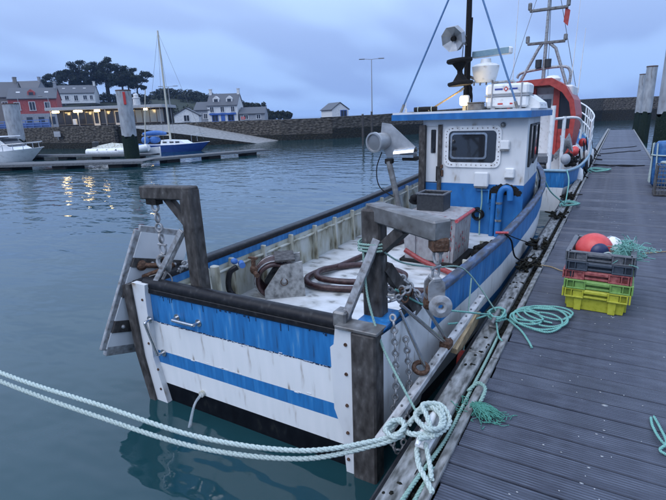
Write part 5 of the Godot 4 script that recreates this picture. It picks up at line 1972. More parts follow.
func roof_gear() -> void:
	var b: MB
	var t: Node3D
	# mast of the trawler, with day shape, lamp and radar
	t = thing("trawler_mast", "black mast rising from the trawler's wheelhouse roof", "mast", V(-2.08, 2.285, -7.75))
	b = MB.new()
	b.tube([V(-2.08, 2.285, -7.75), V(-2.1, 4.6, -7.75)], [.05, .035], 10)
	mk(t, "pole", b, "bare_black")
	b = MB.new()
	b.tube(curve([V(-2.04, 2.4, -7.72), V(-2.0, 2.6, -7.7), V(-2.06, 2.75, -7.7), V(-2.05, 3.2, -7.7), V(-2.07, 3.9, -7.71), V(-2.08, 4.4, -7.71)], 5), .02, 6)
	b.tube(curve([V(-2.0, 2.3, -7.7), V(-1.98, 2.5, -7.68), V(-2.03, 2.75, -7.68), V(-2.03, 3.6, -7.7)], 5), .014, 6)
	mk(t, "cable_bundle", b, "cable_black")
	b = MB.new()
	b.bar(V(-2.08, 2.8, -7.75), V(-1.85, 2.69, -7.75), .03, .04)
	mk(t, "radar_bracket", b, "galvanised")
	# stays
	for s in [[V(-2.1, 4.55, -7.75), V(-2.86, 2.29, -7.0), "blue steel stay running from the mast to the roof's left corner"], [V(-2.08, 4.3, -7.75), V(-1.2, 2.27, -7.1), "blue steel stay running from the mast down past the liferaft"]]:
		t = thing("mast_stay", s[2], "stay", s[1], "blue stays of the trawler's mast")
		b = MB.new()
		b.tube([s[0], s[1]], .014, 7)
		mk(t, "rod", b, "stay_blue")
		b = MB.new()
		b.cyl(s[1] - V(0, .01, 0), s[1] + (s[0] - s[1]).normalized() * .12, .022, -1, 8)
		mk(t, "turnbuckle", b, "steel_grey")
	# octagonal reflector
	t = thing("radar_reflector", "grey faceted round radar reflector beside the trawler's mast", "reflector", V(-2.2, 3.2, -7.4))
	b = MB.new()
	var c := V(-2.2, 3.29, -7.36)
	var n := V(-.25, -.28, .9).normalized()
	var ux := Vector3.UP.cross(n).normalized()
	var uy := n.cross(ux)
	var seg := 8
	for k in seg:
		var a0 := TAU * (k + .5) / seg
		var a1 := TAU * (k + 1.5) / seg
		var r0 := c + (ux * cos(a0) + uy * sin(a0)) * .178
		var r1 := c + (ux * cos(a1) + uy * sin(a1)) * .178
		b.quad(c - n * .05, r0 + n * .045, r1 + n * .045, c - n * .05)
		b.quad(r0 + n * .045, r0 - n * .05, r1 - n * .05, r1 + n * .045)
		b.tri(c - n * .09, r1 - n * .05, r0 - n * .05)
	mk(t, "dish", b, "lamp_steel")
	b = MB.new()
	b.cyl(c - n * .05, c + n * .02, .035)
	mk(t, "hub", b, "bare_black")
	b = MB.new()
	b.bar(c - n * .07 + ux * -.17, c - n * .07 + ux * .17, .015, .015).bar(c - n * .07, V(-2.09, 3.22, -7.75), .02, .02)
	mk(t, "bracket", b, "steel_grey")
	# diabolo day shape
	t = thing("day_shape", "black hourglass fishing day shape hanging beside the mast", "day shape", V(-2.06, 2.63, -7.35))
	b = MB.new()
	var dx := Transform3D(Basis(Vector3.FORWARD, -.08) * Basis.from_scale(V(1.12, .84, 1.12)), V(-2.06, 2.64, -7.32))
	b.lathe([Vector2(0, -.005), Vector2(.15, .0), Vector2(.165, .03), Vector2(.16, .06), Vector2(.05, .09)], dx, 20)
	mk(t, "cone_end", b, "bare_black")
	b = MB.new()
	b.lathe([Vector2(.05, .36), Vector2(.15, .375), Vector2(.165, .4), Vector2(.16, .435), Vector2(0, .44)], dx, 20)
	mk(t, "cone_end", b, "bare_black")
	b = MB.new()
	b.lathe([Vector2(.1, .07), Vector2(.035, .2), Vector2(.035, .25), Vector2(.1, .37)], dx, 14, true)
	mk(t, "waist", b, "bare_black")
	b = MB.new()
	b.tube([V(-2.05, 3.0, -7.32), V(-2.09, 3.2, -7.5)], .006, 5)
	mk(t, "lanyard", b, "cable_black")
	# radar
	t = thing("radar_scanner", "white radar unit with blue open scanner bar on the trawler's mast", "radar", V(-1.74, 2.6, -7.7))
	b = MB.new()
	b.lathe([Vector2(0, 0), Vector2(.14, .0), Vector2(.16, .04), Vector2(.19, .17), Vector2(.2, .24), Vector2(.16, .27), Vector2(.08, .29), Vector2(.07, .35), Vector2(0, .35)], Transform3D(Basis.from_scale(V(1, .95, .8)), V(-1.8, 2.68, -7.7)), 20)
	mk(t, "base", b, "raft_white")
	b = MB.new()
	for k in 4:
		b.cyl(V(-1.94 + k * .09, 2.64, -7.62), V(-1.94 + k * .09, 2.7, -7.62), .012)
	mk(t, "feet", b, "steel_grey")
	b = MB.new()
	b.box(V(-1.72, 3.09, -7.7), V(.64, .1, .1), Basis(Vector3.UP, -.35), .02)
	mk(t, "scanner_bar", b, "raft_white")
	b = MB.new()
	var sbz := Basis(Vector3.UP, -.35)
	b.box(V(-1.72, 3.09, -7.7) + sbz * V(0, .002, .052), V(.6, .085, .012), sbz, .004)
	mk(t, "scanner_face", b, "radar_blue")
	b = MB.new()
	b.tube([V(-1.7, 2.67, -7.7), V(-1.4, 2.68, -7.72), V(-1.18, 2.45, -7.74), V(-1.12, 2.285, -7.74)], .02, 7)
	mk(t, "support_arm", b, "galvanised")
	# lit deck lamp
	t = thing("deck_lamp", "lit square deck lamp at the foot of the trawler's mast", "lamp", V(-2.02, 2.285, -7.4))
	b = MB.new()
	b.box(V(-2.02, 2.43, -7.43), V(.13, .15, .08), Basis(), .015)
	mk(t, "housing", b, "raft_white")
	b = MB.new()
	b.box(V(-2.035, 2.43, -7.385), V(.085, .1, .012), Basis(), .004)
	mk(t, "lens", b, "deck_lamp")
	b = MB.new()
	b.box(V(-2.02, 2.32, -7.44), V(.05, .08, .05))
	mk(t, "foot", b, "steel_grey")
	lamp(V(-2.035, 2.43, -7.34), Color(1, .88, .64), .12, .05, 8)
	# roof clutter
	t = thing("roof_box", "grey junction box on the roof right of the lit deck lamp", "box", V(-1.84, 2.285, -7.35))
	b = MB.new()
	b.box(V(-1.84, 2.335, -7.38), V(.22, .1, .16), Basis(), .012)
	mk(t, "body", b, "steel_grey")
	b = MB.new()
	b.box(V(-1.84, 2.392, -7.38), V(.235, .014, .175), Basis(), .004)
	mk(t, "lid", b, "steel_grey")
	t = thing("boat_hook", "wooden boat hook leaning across the roof to the mast", "boat hook", V(-2.5, 2.3, -7.2))
	b = MB.new()
	b.tube([V(-2.5, 2.3, -7.2), V(-2.1, 2.58, -7.5)], .013, 7)
	mk(t, "shaft", b, "wood")
	b = MB.new()
	b.cyl(V(-2.11, 2.57, -7.49), V(-2.07, 2.61, -7.52), .018)
	mk(t, "tip", b, "galvanised")
	t = thing("roof_roll", "dark rolled bundle lying along the roof's port edge", "bundle", V(-2.55, 2.285, -7.25))
	b = MB.new()
	b.tube(curve([V(-2.72, 2.32, -7.2), V(-2.55, 2.325, -7.22), V(-2.38, 2.32, -7.25)], 4), .038, 9)
	mk(t, "roll", b, "bare_black")
	b = MB.new()
	for x in [-2.66, -2.45]:
		ring(b, V(x, 2.324, -7.21), V(1, 0, -.1).normalized(), .04, .006)
	mk(t, "tie", b, "rope_white")
	t = thing("roof_aerial", "short white aerial on the roof's port corner", "aerial", V(-2.82, 2.285, -7.1))
	b = MB.new()
	b.lathe([Vector2(0, 0), Vector2(.02, 0), Vector2(.02, .05), Vector2(.006, .06), Vector2(.004, .16), Vector2(0, .16)], Transform3D(Basis(), V(-2.82, 2.285, -7.1)), 8)
	mk(t, "whip", b, "raft_white")
	# liferaft canister
	t = thing("liferaft", "white liferaft canister with red and blue print on the wheelhouse roof", "liferaft", V(-1.42, 2.285, -7.7))
	b = MB.new()
	b.box(V(-1.42, 2.39, -7.62), V(.58, .17, .44), Basis(), .028)
	mk(t, "lower_shell", b, "raft_white")
	b = MB.new()
	b.box(V(-1.42, 2.555, -7.62), V(.59, .16, .45), Basis(), .03)
	mk(t, "upper_shell", b, "raft_white")
	b = MB.new()
	b.box(V(-1.42, 2.47, -7.62), V(.605, .018, .462), Basis(), .004)
	mk(t, "seam_band", b, "print_grey")
	for x in [-1.62, -1.22]:
		b = MB.new()
		b.box(V(x, 2.47, -7.62), V(.022, .342, .466), Basis(), .005)
		mk(t, "strap", b, "print_grey")
	b = MB.new()
	for x in [-1.6, -1.24]:
		b.box(V(x, 2.3, -7.62), V(.06, .03, .46))
	mk(t, "cradle", b, "galvanised")
	for x in [-1.53, -1.33]:
		b = MB.new()
		b.box(V(x, 2.56, -7.393), V(.11, .022, .004))
		mk(t, "blue_print", b, "print_blue")
	b = MB.new()
	b.box(V(-1.43, 2.56, -7.392), V(.05, .05, .005), Basis(Vector3.BACK, PI / 4))
	mk(t, "red_print", b, "print_red")
	for x in [-1.5, -1.35]:
		b = MB.new()
		b.box(V(x, 2.36, -7.398), V(.07 if x < -1.4 else .04, .02, .004))
		mk(t, "red_print", b, "print_red")
	b = MB.new()
	b.box(V(-1.43, 2.56, -7.388), V(.025, .025, .004), Basis(Vector3.BACK, PI / 4))
	mk(t, "white_print", b, "print_white")
	t = thing("roof_locker", "low white locker with slanted top at the roof's starboard edge", "locker", V(-1.08, 2.285, -7.9))
	b = MB.new()
	b.prism([Vector2(-.1, 0), Vector2(.1, 0), Vector2(.08, .08), Vector2(-.08, .2)], Transform3D(Basis(), V(-1.07, 2.285, -8.3)), .8)
	mk(t, "body", b, "raft_white")
	b = MB.new()
	for z in [-7.7, -8.1]:
		b.box(V(-.985, 2.32, z), V(.012, .03, .05))
	mk(t, "latch", b, "steel_grey")

# ---------------------------------------------------------------- things on the pontoon
func cleat(p: Vector3, label: String, material := "galvanised") -> void:
	var t := thing("mooring_cleat", label, "cleat", p, "cleats along the pontoon edge")
	var b := MB.new()
	b.box(p + V(0, .012, 0), V(.08, .024, .2), Basis(), .008)
	mk(t, "base", b, material)
	b = MB.new()
	for z in [-.05, .05]:
		b.cyl(p + V(0, .02, z), p + V(0, .075, z), .018, .016)
	mk(t, "stem", b, material)
	b = MB.new()
	b.tube(curve([p + V(0, .075, -.17), p + V(0, .088, -.1), p + V(0, .085, 0), p + V(0, .088, .1), p + V(0, .075, .17)], 4), [.011, .013, .015, .017, .019, .02, .021, .021, .021, .021, .021, .02, .019, .017, .015, .013, .011], 10)
	mk(t, "horn", b, material)

func crate(material: String, standing: bool) -> Node3D:
	var t := thing("fish_crate", "", "crate", Vector3.ZERO, "stacked fish crates")
	var b := MB.new()
	var wb := .215; var db := .27; var wt := .235; var dt := .29; var h := .195; var th := .012
	# tapered walls
	for sg in [-1.0, 1.0]:
		for f in [0.0, th]:
			b.quad(V(sg * (wb - f), .0, -db), V(sg * (wt - f), h, -dt), V(sg * (wt - f), h, dt), V(sg * (wb - f), .0, db))
			b.quad(V(-wb, 0, sg * (db - f)), V(-wt, h, sg * (dt - f)), V(wt, h, sg * (dt - f)), V(wb, 0, sg * (db - f)))
	mk(t, "wall", b, material, true)
	b = MB.new()
	b.box(V(0, .012, 0), V(wb * 2 - .01, .016, db * 2 - .01))
	mk(t, "floor", b, material, true)
	# rim skirt: a deep lip all round, in lengths with windows at the ends
	b = MB.new()
	for sg in [-1.0, 1.0]:
		b.box(V(sg * (wt + .018), h - .04, 0), V(.014, .08, dt * 2 + .05), Basis(), .003)
		b.box(V(sg * (wt + .004), h - .004, 0), V(.042, .01, dt * 2 + .05), Basis(), .003)
		b.box(V(0, h - .004, sg * (dt + .004)), V(wt * 2 + .0, .01, .042), Basis(), .003)
	mk(t, "rim", b, material, true)
	for sg in [-1.0, 1.0]:
		for s in [-1.0, 1.0]:
			b = MB.new()
			var x: float = s * .165
			for q in [[V(x, h - .006, 0), V(.15, .012, .014)], [V(x, h - .074, 0), V(.15, .012, .014)], [V(x - .069, h - .04, 0), V(.012, .056, .014)], [V(x + .069, h - .04, 0), V(.012, .056, .014)], [V(x + s * .02, h - .04, 0), V(.008, .056, .014)]]:
				b.box(q[0] + V(0, 0, sg * (dt + .02)), q[1], Basis(), .002)
			b.box(V(x - s * .03, h - .04, sg * (dt + .012)), V(.075, .056, .006))
			mk(t, "end_panel", b, material, true)
		b = MB.new()
		b.box(V(0, h - .02, sg * (dt + .022)), V(.18, .03, .016), Basis(), .006).box(V(0, h - .066, sg * (dt + .014)), V(.18, .02, .012), Basis(), .004)
		mk(t, "handle", b, material, true)
		for x in ([-.13, .13] if standing else []):
			b = MB.new()
			b.prism([Vector2(-.026, 0), Vector2(.026, 0), Vector2(.03, .115), Vector2(-.03, .115)], Transform3D(Basis(), V(x, 0, sg * (db + .004))), sg * .024)
			mk(t, "leg", b, material, true)
	for sg in [-1.0, 1.0]:
		for z in ([-.18, 0, .18] if standing else []):
			b = MB.new()
			b.box(V(sg * (wb + .012), .06, z), V(.02, .12, .04), Basis(), .004)
			mk(t, "side_leg", b, material, true)
	return t

func netting(b: MB, c: Vector3, s: Vector3, k: int, r: float, len := .12) -> void:
	for i in k:
		var p := c + V(rng.randfn(), absf(rng.randfn()) * .6, rng.randfn()) * s * .5
		var q := p + V(rng.randfn(), rng.randfn() * .4, rng.randfn()).normalized() * len * rng.randf_range(.4, 1)
		var m := (p + q) / 2 + V(rng.randfn(), rng.randfn() * .6, rng.randfn()) * len * .25
		q.y = maxf(q.y, c.y); m.y = maxf(m.y, c.y)
		b.tube(curve([p, m, q], 3), r, 4)

func coil(b: MB, c: Vector3, rx: float, rz: float, turns: int, r: float, spread := .25) -> void:
	var pts := []
	var ph := rng.randf() * TAU
	for i in turns * 12:
		var a := ph + TAU * i / 12.0
		var k := 1.0 + spread * sin(i * .37 + ph) * .6 + rng.randfn() * .02
		pts.append(c + V(cos(a) * rx * k + sin(i * .11) * rx * spread, r + absf(sin(i * .53)) * r * 2.2 + i * r * .03, sin(a) * rz * k + cos(i * .17) * rz * spread))
	rope(b, curve(pts, 4), r)

func on_pontoon() -> void:
	var b: MB
	var t: Node3D
	# crates, the lowest first; each sits inside the one below up to its rim
	var base := V(-.005, .556, -4.72)
	var list := [["crate_yellow", "bright yellow fish crate at the bottom of the stack"], ["crate_green", "light green fish crate second from the bottom of the stack"], ["crate_red", "faded red fish crate in the middle of the stack"], ["crate_slate", "dark slate fish crate second from the top of the stack"], ["crate_grey", "grey fish crate on top of the stack holding a red buoy"]]
	for i in list.size():
		var cr := crate(list[i][0], i == 0)
		cr.set_meta("label", list[i][1])
		cr.position = base + V([0, .004, -.006, .006, 0][i], i * .083, [0, .004, -.004, .003, 0][i])
		cr.rotation.y = deg_to_rad([-2.0, -1.2, -2.6, -1.6, -2.4][i])
	var top := base + V(0, 4 * .083, 0)
	var yb := top.y + .02
	t = thing("buoy", "round red buoy with dark blue end lying in the top crate", "buoy", V(-.06, yb, -4.62))
	b = MB.new()
	b.ball(V(-.07, yb + .145, -4.66), V(.15, .145, .15), 14, 24)
	mk(t, "ball", b, "buoy_red")
	b = MB.new()
	var bn := V(.35, .1, .9).normalized()
	var bx := Vector3.UP.cross(bn).normalized()
	b.lathe([Vector2(.075, .0), Vector2(.07, .02), Vector2(.045, .04), Vector2(.018, .045), Vector2(0, .045)], Transform3D(Basis(bx, bn, bx.cross(bn)), V(-.07, yb + .145, -4.66) + bn * .128), 18, true)
	var en := mk(t, "end_boss", b, "buoy_blue")
	b = MB.new()
	b.tube(curve([V(-.0, yb + .15, -4.51), V(.05, yb + .17, -4.5), V(.09, yb + .12, -4.52)], 5), .007, 6)
	mk(en, "lanyard", b, "rope_white")
	t = thing("white_float", "white plastic float half hidden behind the red buoy", "float", V(.07, yb, -4.8))
	b = MB.new()
	b.ball(V(.06, yb + .14, -4.8), V(.1, .1, .13), 10, 16)
	mk(t, "ball", b, "raft_white")
	b = MB.new()
	ring(b, V(.06, yb + .14, -4.8), V(1, .2, .3).normalized(), .102, .006, 20)
	mk(t, "seam", b, "print_grey")
	rng.seed = 55
	t = thing("net_bundle", "tangle of turquoise net twine spilling over the top crate", "net", V(.15, yb, -4.68))
	b = MB.new()
	netting(b, V(.14, yb + .1, -4.66), V(.16, .14, .2), 170, .0032, .14)
	netting(b, V(.2, yb + .2, -4.6), V(.1, .05, .1), 50, .003, .12)
	b.ball(V(.13, yb + .08, -4.68), V(.1, .09, .14), 7, 10)
	mk(t, "twine", b, "rope_green")
	# cleats
	cleat(V(-.70, .584, -2.12), "white mooring cleat wrapped in thick rope, nearest the camera", "raft_white")
	cleat(V(-.69, .584, -3.75), "dark mooring cleat under the turquoise rope coil", "steel_grey")
	cleat(V(-.69, .584, -6.3), "black cleat amid weed, third along the pontoon edge", "steel_grey")
	cleat(V(-.69, .584, -8.3), "cleat by the trawler's bow, fourth along the pontoon edge", "steel_grey")
	cleat(V(-.69, .584, -13.6), "cleat beside the red workboat, fifth along the pontoon edge", "steel_grey")
	# two mooring lines going left, knotted on the first cleat
	var l1 := [V(-.80, .645, -2.06), V(-.92, .622, -1.93), V(-1.24, .605, -1.7), V(-1.74, .645, -1.5), V(-2.33, .745, -1.35), V(-3.05, .84, -1.2), V(-4.2, 1.05, -1.0), V(-5.5, 1.35, -.8)]
	var l2 := [V(-.80, .632, -2.03), V(-.92, .6, -1.92), V(-1.24, .555, -1.7), V(-1.75, .575, -1.5), V(-2.36, .66, -1.35), V(-3.08, .775, -1.2), V(-4.2, .99, -1.0), V(-5.5, 1.3, -.8)]
	for s in [[l1, "upper of two pale mooring ropes crossing below the stern to the left"], [l2, "lower of two pale mooring ropes crossing below the stern to the left"]]:
		t = thing("mooring_rope", s[1], "rope", s[0][0], "twin mooring ropes")
		b = MB.new()
		rope(b, curve(s[0], 16), .0132, 0, 6)
		mk(t, "lay", b, "rope_white")
	t = thing("rope_knot", "thick pale mooring rope knotted and looped round the white cleat", "rope", V(-.7, .6, -2.1), "twin mooring ropes")
	var k := V(-.70, .63, -2.12)
	b = MB.new()
	# turns round the cleat, a bowline to the left, a tail running back along the groove
	rope(b, curve([k + V(-.1, .01, .07), k + V(-.03, .05, .12), k + V(.06, .06, .06), k + V(.05, .07, -.06), k + V(-.05, .07, -.12), k + V(-.08, .06, -.02), k + V(.03, .09, .1), k + V(.08, .06, .0), k + V(.02, .07, -.13), k + V(-.07, .05, -.08), k + V(-.09, .045, .05)], 8), .0142, 0, 6)
	rope(b, curve([k + V(.06, .045, .1), k + V(0, .1, .02), k + V(-.06, .095, -.08), k + V(.02, .075, -.15), k + V(.09, .04, -.08), k + V(.07, .04, .05), k + V(.0, .055, .15)], 8), .0142, 0, 6)
	rope(b, curve([k + V(-.18, .005, .1), k + V(-.15, .05, .04), k + V(-.1, .055, .09), k + V(-.13, .02, .15), k + V(-.19, .035, .13), k + V(-.16, .06, .07), k + V(-.1, .03, .05)], 8), .0135, 0, 6)
	rope(b, curve([k + V(-.02, -.03, .12), k + V(.03, -.04, .22), k + V(.1, -.045, .3), k + V(.14, -.06, .34)], 8), .0142, 0, 6)
	rope(b, curve([k + V(.02, .0, .1), k + V(.08, -.04, .2), k + V(.115, -.045, .28)], 8), .013, 0, 6)
	mk(t, "lay", b, "rope_white")
	t = thing("groove_rope", "grey green rope lying along the groove of the pontoon edge", "rope", V(-.63, .54, -2.6))
	b = MB.new()
	rope(b, curve([V(-.66, .6, -1.3), V(-.655, .59, -1.7), V(-.625, .555, -2.2), V(-.63, .552, -2.6), V(-.632, .552, -3.1), V(-.64, .555, -3.6)], 10), .011, 0, 5)
	rope(b, curve([V(-.6, .58, -1.2), V(-.62, .56, -1.6), V(-.61, .56, -1.95)], 10), .012, 0, 5)
	mk(t, "lay", b, "rope_pale_green")
	t = thing("frayed_rope", "frayed clump of turquoise net twine on the planks", "rope", V(-.48, .555, -2.52))
	rng.seed = 23
	b = MB.new()
	for i in 90:
		var a := rng.randf_range(-.8, .9)
		var p := V(-.56, .562, -2.56)
		var q := p + V(cos(a) * rng.randf_range(.07, .17), rng.randf_range(0, .02), sin(a) * rng.randf_range(.05, .11) + .05)
		b.tube(curve([p + V(rng.randfn() * .02, rng.randf() * .02, rng.randfn() * .02), p.lerp(q, .5) + V(rng.randfn() * .015, .022, rng.randfn() * .015), q], 4), .0028, 4)
	netting(b, V(-.5, .556, -2.5), V(.14, .02, .1), 70, .0025, .07)
	mk(t, "twine", b, "net_green")
	b = MB.new()
	rope(b, curve([V(-.64, .565, -2.7), V(-.6, .59, -2.78), V(-.54, .6, -2.72), V(-.54, .575, -2.6)], 8), .012)
	mk(t, "loop", b, "rope_pale_green")
	# turquoise coil by the second cleat
	rng.seed = 61
	t = thing("rope_coil", "loose turquoise rope coil lying on the planks by the second cleat", "rope", V(-.42, .555, -4.1))
	b = MB.new()
	for s in [[V(-.42, .553, -4.05), .20, .22, 3], [V(-.36, .557, -4.18), .17, .13, 2], [V(-.5, .56, -4.0), .12, .12, 2]]:
		coil(b, s[0], s[1], s[2], s[3], .0085, .22)
	rope(b, curve([V(-.62, .6, -3.85), V(-.5, .57, -3.75), V(-.42, .562, -3.6), V(-.38, .56, -3.5)], 8), .0085)
	mk(t, "lay", b, "rope_green")
	t = thing("rope_hitch", "turquoise hitch tied round the second cleat with lines to the trawler", "rope", V(-.69, .6, -3.75))
	b = MB.new()
	var c2 := V(-.69, .64, -3.75)
	for i in 5:
		var a := i * 1.1
		rope(b, curve([c2 + V(cos(a) * .07, .0 + i * .012, sin(a) * .1), c2 + V(cos(a + 1.5) * .06, .02 + i * .01, sin(a + 1.5) * .11), c2 + V(cos(a + 3) * .07, .03, sin(a + 3) * .1), c2 + V(cos(a + 4.6) * .06, .01 + i * .012, sin(a + 4.6) * .1), c2 + V(cos(a + 6.2) * .075, .0 + i * .012, sin(a + 6.2) * .1)], 6), .0085)
	rope(b, curve([c2 + V(-.03, .04, .05), c2 + V(-.1, .24, .55), V(-.98, 1.0, -2.9), V(-1.1, 1.2, -2.62)], 8), .007)
	rope(b, curve([c2 + V(-.05, .03, .03), c2 + V(-.18, .05, .3), c2 + V(-.25, .1, .5)], 8), .0075)
	rope(b, curve([c2 + V(.02, .0, .1), c2 + V(.06, -.06, .2), c2 + V(.1, -.07, .26)], 8), .007)
	mk(t, "lay", b, "rope_green")
	netting(b, c2, V(.1, .02, .1), 5, .003)
	# line tied round the gallows post and led down to the cleat
	t = thing("gallows_line", "pale green line tied round the starboard gallows post and led down to the cleat", "rope", V(-1.2, .65, -2.5))
	b = MB.new()
	for i in 3:
		var y := 1.47 + i * .02
		rope(b, curve([V(-1.285, y, -2.49), V(-1.13, y + .01, -2.485), V(-1.12, y + .015, -2.64), V(-1.29, y + .01, -2.64)], 6, true), .0075)
	rope(b, curve([V(-1.25, 1.46, -2.48), V(-1.2, 1.2, -2.43), V(-1.09, .98, -2.36), V(-.99, .86, -2.3), V(-.78, .68, -2.17)], 8), .0075)
	rope(b, curve([V(-1.12, 1.47, -2.5), V(-1.05, 1.38, -2.62), V(-.98, 1.25, -3.0), V(-.92, 1.06, -3.6), V(-.7, .68, -3.78)], 8), .006)
	mk(t, "lay", b, "rope_pale_green")
	# red fender between hull and pontoon
	t = thing("red_fender", "small red round fender squeezed between hull and pontoon", "fender", V(-.845, .3, -3.36))
	b = MB.new()
	b.ball(V(-.845, .40, -3.36), V(.05, .095, .075), 10, 14)
	mk(t, "ball", b, "red_fender")
	b = MB.new()
	b.tube(curve([V(-.845, .49, -3.36), V(-.86, .7, -3.5), V(-.87, 1.0, -3.6)], 5), .006, 5)
	mk(t, "lanyard", b, "rope_pale_green")
	# weed and cable bundles along the edge
	rng.seed = 71
	for s in [[-5.5, "dark chain and weed heap on the pontoon edge beside the crates"], [-6.35, "tangle of black cable and weed round the third cleat"], [-8.4, "dark weed and cable heap at the trawler's bow"], [-10.4, "weedy cable heap between trawler and red workboat"]]:
		t = thing("cable_heap", s[1], "cable", V(-.7, .58, s[0]), "dark heaps along the pontoon edge")
		b = MB.new()
		for i in 7:
			var pts := []
			for q in 6:
				pts.append(V(-.70 + rng.randfn() * .06, .6 + rng.randf() * .07, s[0] + rng.randfn() * .13))
			b.tube(curve(pts, 4), rng.randf_range(.006, .014), 5)
		for i in 26:
			b.ball(V(-.7 + rng.randfn() * .05, .59 + rng.randf() * .03, s[0] + rng.randfn() * .13), V(.025, .018, .03), 4, 6)
		mk(t, "cable", b, "groove_dirt")
		b = MB.new()
		b.cyl(V(-.7, .6, s[0]), V(-.69, .66, s[0] + .04), .03, .026)
		mk(t, "float", b, "steel_grey")
	t = thing("deck_cable", "thin brown cable running from the edge across the planks behind the crates", "cable", V(0, .555, -5.6))
	b = MB.new()
	b.tube(curve([V(-.68, .6, -5.5), V(-.5, .562, -5.62), V(-.34, .565, -5.5), V(-.2, .562, -5.75), V(.15, .562, -6.3), V(.6, .562, -6.75), V(1.03, .562, -7.0)], 8), .007, 6)
	mk(t, "cable", b, "wood")
	b = MB.new()
	b.ball(V(-.68, .6, -5.5), V(.03, .02, .03), 6, 8)
	mk(t, "end", b, "cable_black")
	t = thing("hull_line", "thin dark line dropping from the trawler's gunwale to the pontoon edge", "rope", V(-.75, .6, -5.5))
	b = MB.new()
	b.tube(curve([V(-.89, 1.04, -5.0), V(-.84, .95, -5.1), V(-.82, .72, -5.3), V(-.72, .62, -5.5)], 6), .009, 6)
	b.tube(curve([V(-.89, 1.04, -5.02), V(-.82, .9, -5.4), V(-.72, .64, -6.2)], 6), .006, 5)
	mk(t, "line", b, "cable_black")
	b = MB.new()
	b.tube([V(-.98, 1.05, -4.98), V(-.86, 1.05, -5.02)], .014, 6)
	mk(t, "hitch", b, "red_rim")
	# turquoise coil and lines by the second boat
	rng.seed = 83
	t = thing("rope_coil", "small turquoise rope coil hanging on the edge at the trawler's bow", "rope", V(-.6, .56, -9.6))
	b = MB.new()
	coil(b, V(-.62, .58, -9.5), .14, .2, 3, .012, .25)
	rope(b, curve([V(-.68, .62, -9.4), V(-.9, .9, -9.0), V(-1.02, 1.18, -8.9)], 8), .012)
	rope(b, curve([V(-.68, .62, -9.5), V(-.75, .85, -10.8), V(-.9, .95, -12.0)], 8), .012)
	mk(t, "lay", b, "rope_green")
	t = thing("rope_coil", "flat pale turquoise rope heap on the planks beside the red workboat", "rope", V(-.35, .56, -15.5))
	b = MB.new()
	coil(b, V(-.36, .555, -15.4), .25, .35, 3, .016, .3)
	mk(t, "lay", b, "rope_green")
	t = thing("workboat_lines", "dark and pale mooring lines of the red workboat on the pontoon edge", "rope", V(-.65, .56, -16))
	b = MB.new()
	for i in 7:
		var z := -14.0 - i * 1.1
		b.tube(curve([V(-.66, .6, z), V(-.75, .75 + rng.randf() * .2, z - .4), V(-.85, 1.1 + rng.randf() * .3, z - .9 + rng.randfn() * .3)], 5), .014, 5)
	for i in 5:
		var z := -13.8 - i * 1.7
		b.tube(curve([V(-.5 + rng.randfn() * .1, .565, z), V(-.62, .6, z - .2), V(-.7, .8, z - .5), V(-.6, .6, z - .9)], 5), .02, 5)
	mk(t, "line", b, "cable_black")
	b = MB.new()
	for i in 4:
		var z := -14.4 - i * 1.6
		b.tube(curve([V(-.64, .6, z), V(-.76, .8, z - .5), V(-.8, 1.25, z - .8)], 5), .014, 5)
	mk(t, "pale_line", b, "rope_white")
	# long cables lying across the boards far off
	t = thing("deck_cable", "dark cables lying across the planks far down the pontoon", "cable", V(.2, .555, -18))
	for s in [[-17.0, .85], [-17.15, .7], [-21.5, .9], [-24.0, .85]]:
		b = MB.new()
		var pts := []
		for i in 8:
			pts.append(V(-.5 + i * .22 * s[1], .566, s[0] + rng.randfn() * .12 - i * .25 * (1 if s[0] < -20 else 0)))
		b.tube(curve(pts, 5), .016, 5)
		mk(t, "cable", b, "cable_black")
	b = MB.new()
	b.ball(V(-.5, .575, -17.0), V(.05, .03, .06), 6, 8)
	mk(t, "end", b, "cable_black")
	# bits at the right edge
	t = thing("rope_end", "short loop of pale turquoise rope lying at the right edge of the planks", "rope", V(.36, .555, -2.72))
	b = MB.new()
	rope(b, curve([V(.335, .562, -2.9), V(.34, .566, -2.8), V(.375, .57, -2.67), V(.44, .562, -2.62), V(.5, .562, -2.66)], 8), .0075)
	rope(b, curve([V(.35, .562, -2.92), V(.375, .566, -2.8), V(.39, .58, -2.66), V(.36, .565, -2.6), V(.41, .562, -2.57)], 8), .0075)
	mk(t, "lay", b, "rope_green")
	t = thing("black_strap", "black webbing strap end lying at the right edge of the pontoon", "strap", V(.56, .555, -4.0))
	b = MB.new()
	b.tube(curve([V(.53, .57, -4.0), V(.56, .585, -3.9), V(.62, .57, -3.85), V(.66, .575, -4.0), V(.6, .585, -4.1), V(.54, .57, -4.06)], 6), .014, 6)
	mk(t, "webbing", b, "cable_black")
	# blue drum fender and pots
	t = thing("blue_fender", "big blue drum fender bound with pale rope at the right edge", "fender", V(1.0, .555, -12.7))
	b = MB.new()
	b.lathe([Vector2(.0, .01), Vector2(.2, .02), Vector2(.25, .08), Vector2(.27, .25), Vector2(.27, .75), Vector2(.25, .92), Vector2(.2, .98), Vector2(0, 1.0)], Transform3D(Basis(), V(.98, .556, -12.6)), 24, true)
	mk(t, "drum", b, "fender_blue")
	b = MB.new()
	for a in [2.2, 2.75, 3.4]:
		var pts := []
		for i in 8:
			var y := .1 + i * .12
			pts.append(V(.98 + cos(a + i * .03) * .285, .56 + y, -12.6 - sin(a + PI + i * .03) * .285))
		b.tube(curve(pts, 3), .016, 6)
	ring(b, V(.98, 1.25, -12.6), Vector3.UP, .285, .016, 26)
	mk(t, "binding", b, "rope_white")
	t = thing("lobster_pot", "grey wire lobster pot standing before the blue fender", "pot", V(.95, .555, -11.5))
	b = MB.new()
	var o := V(.95, .56, -11.5)
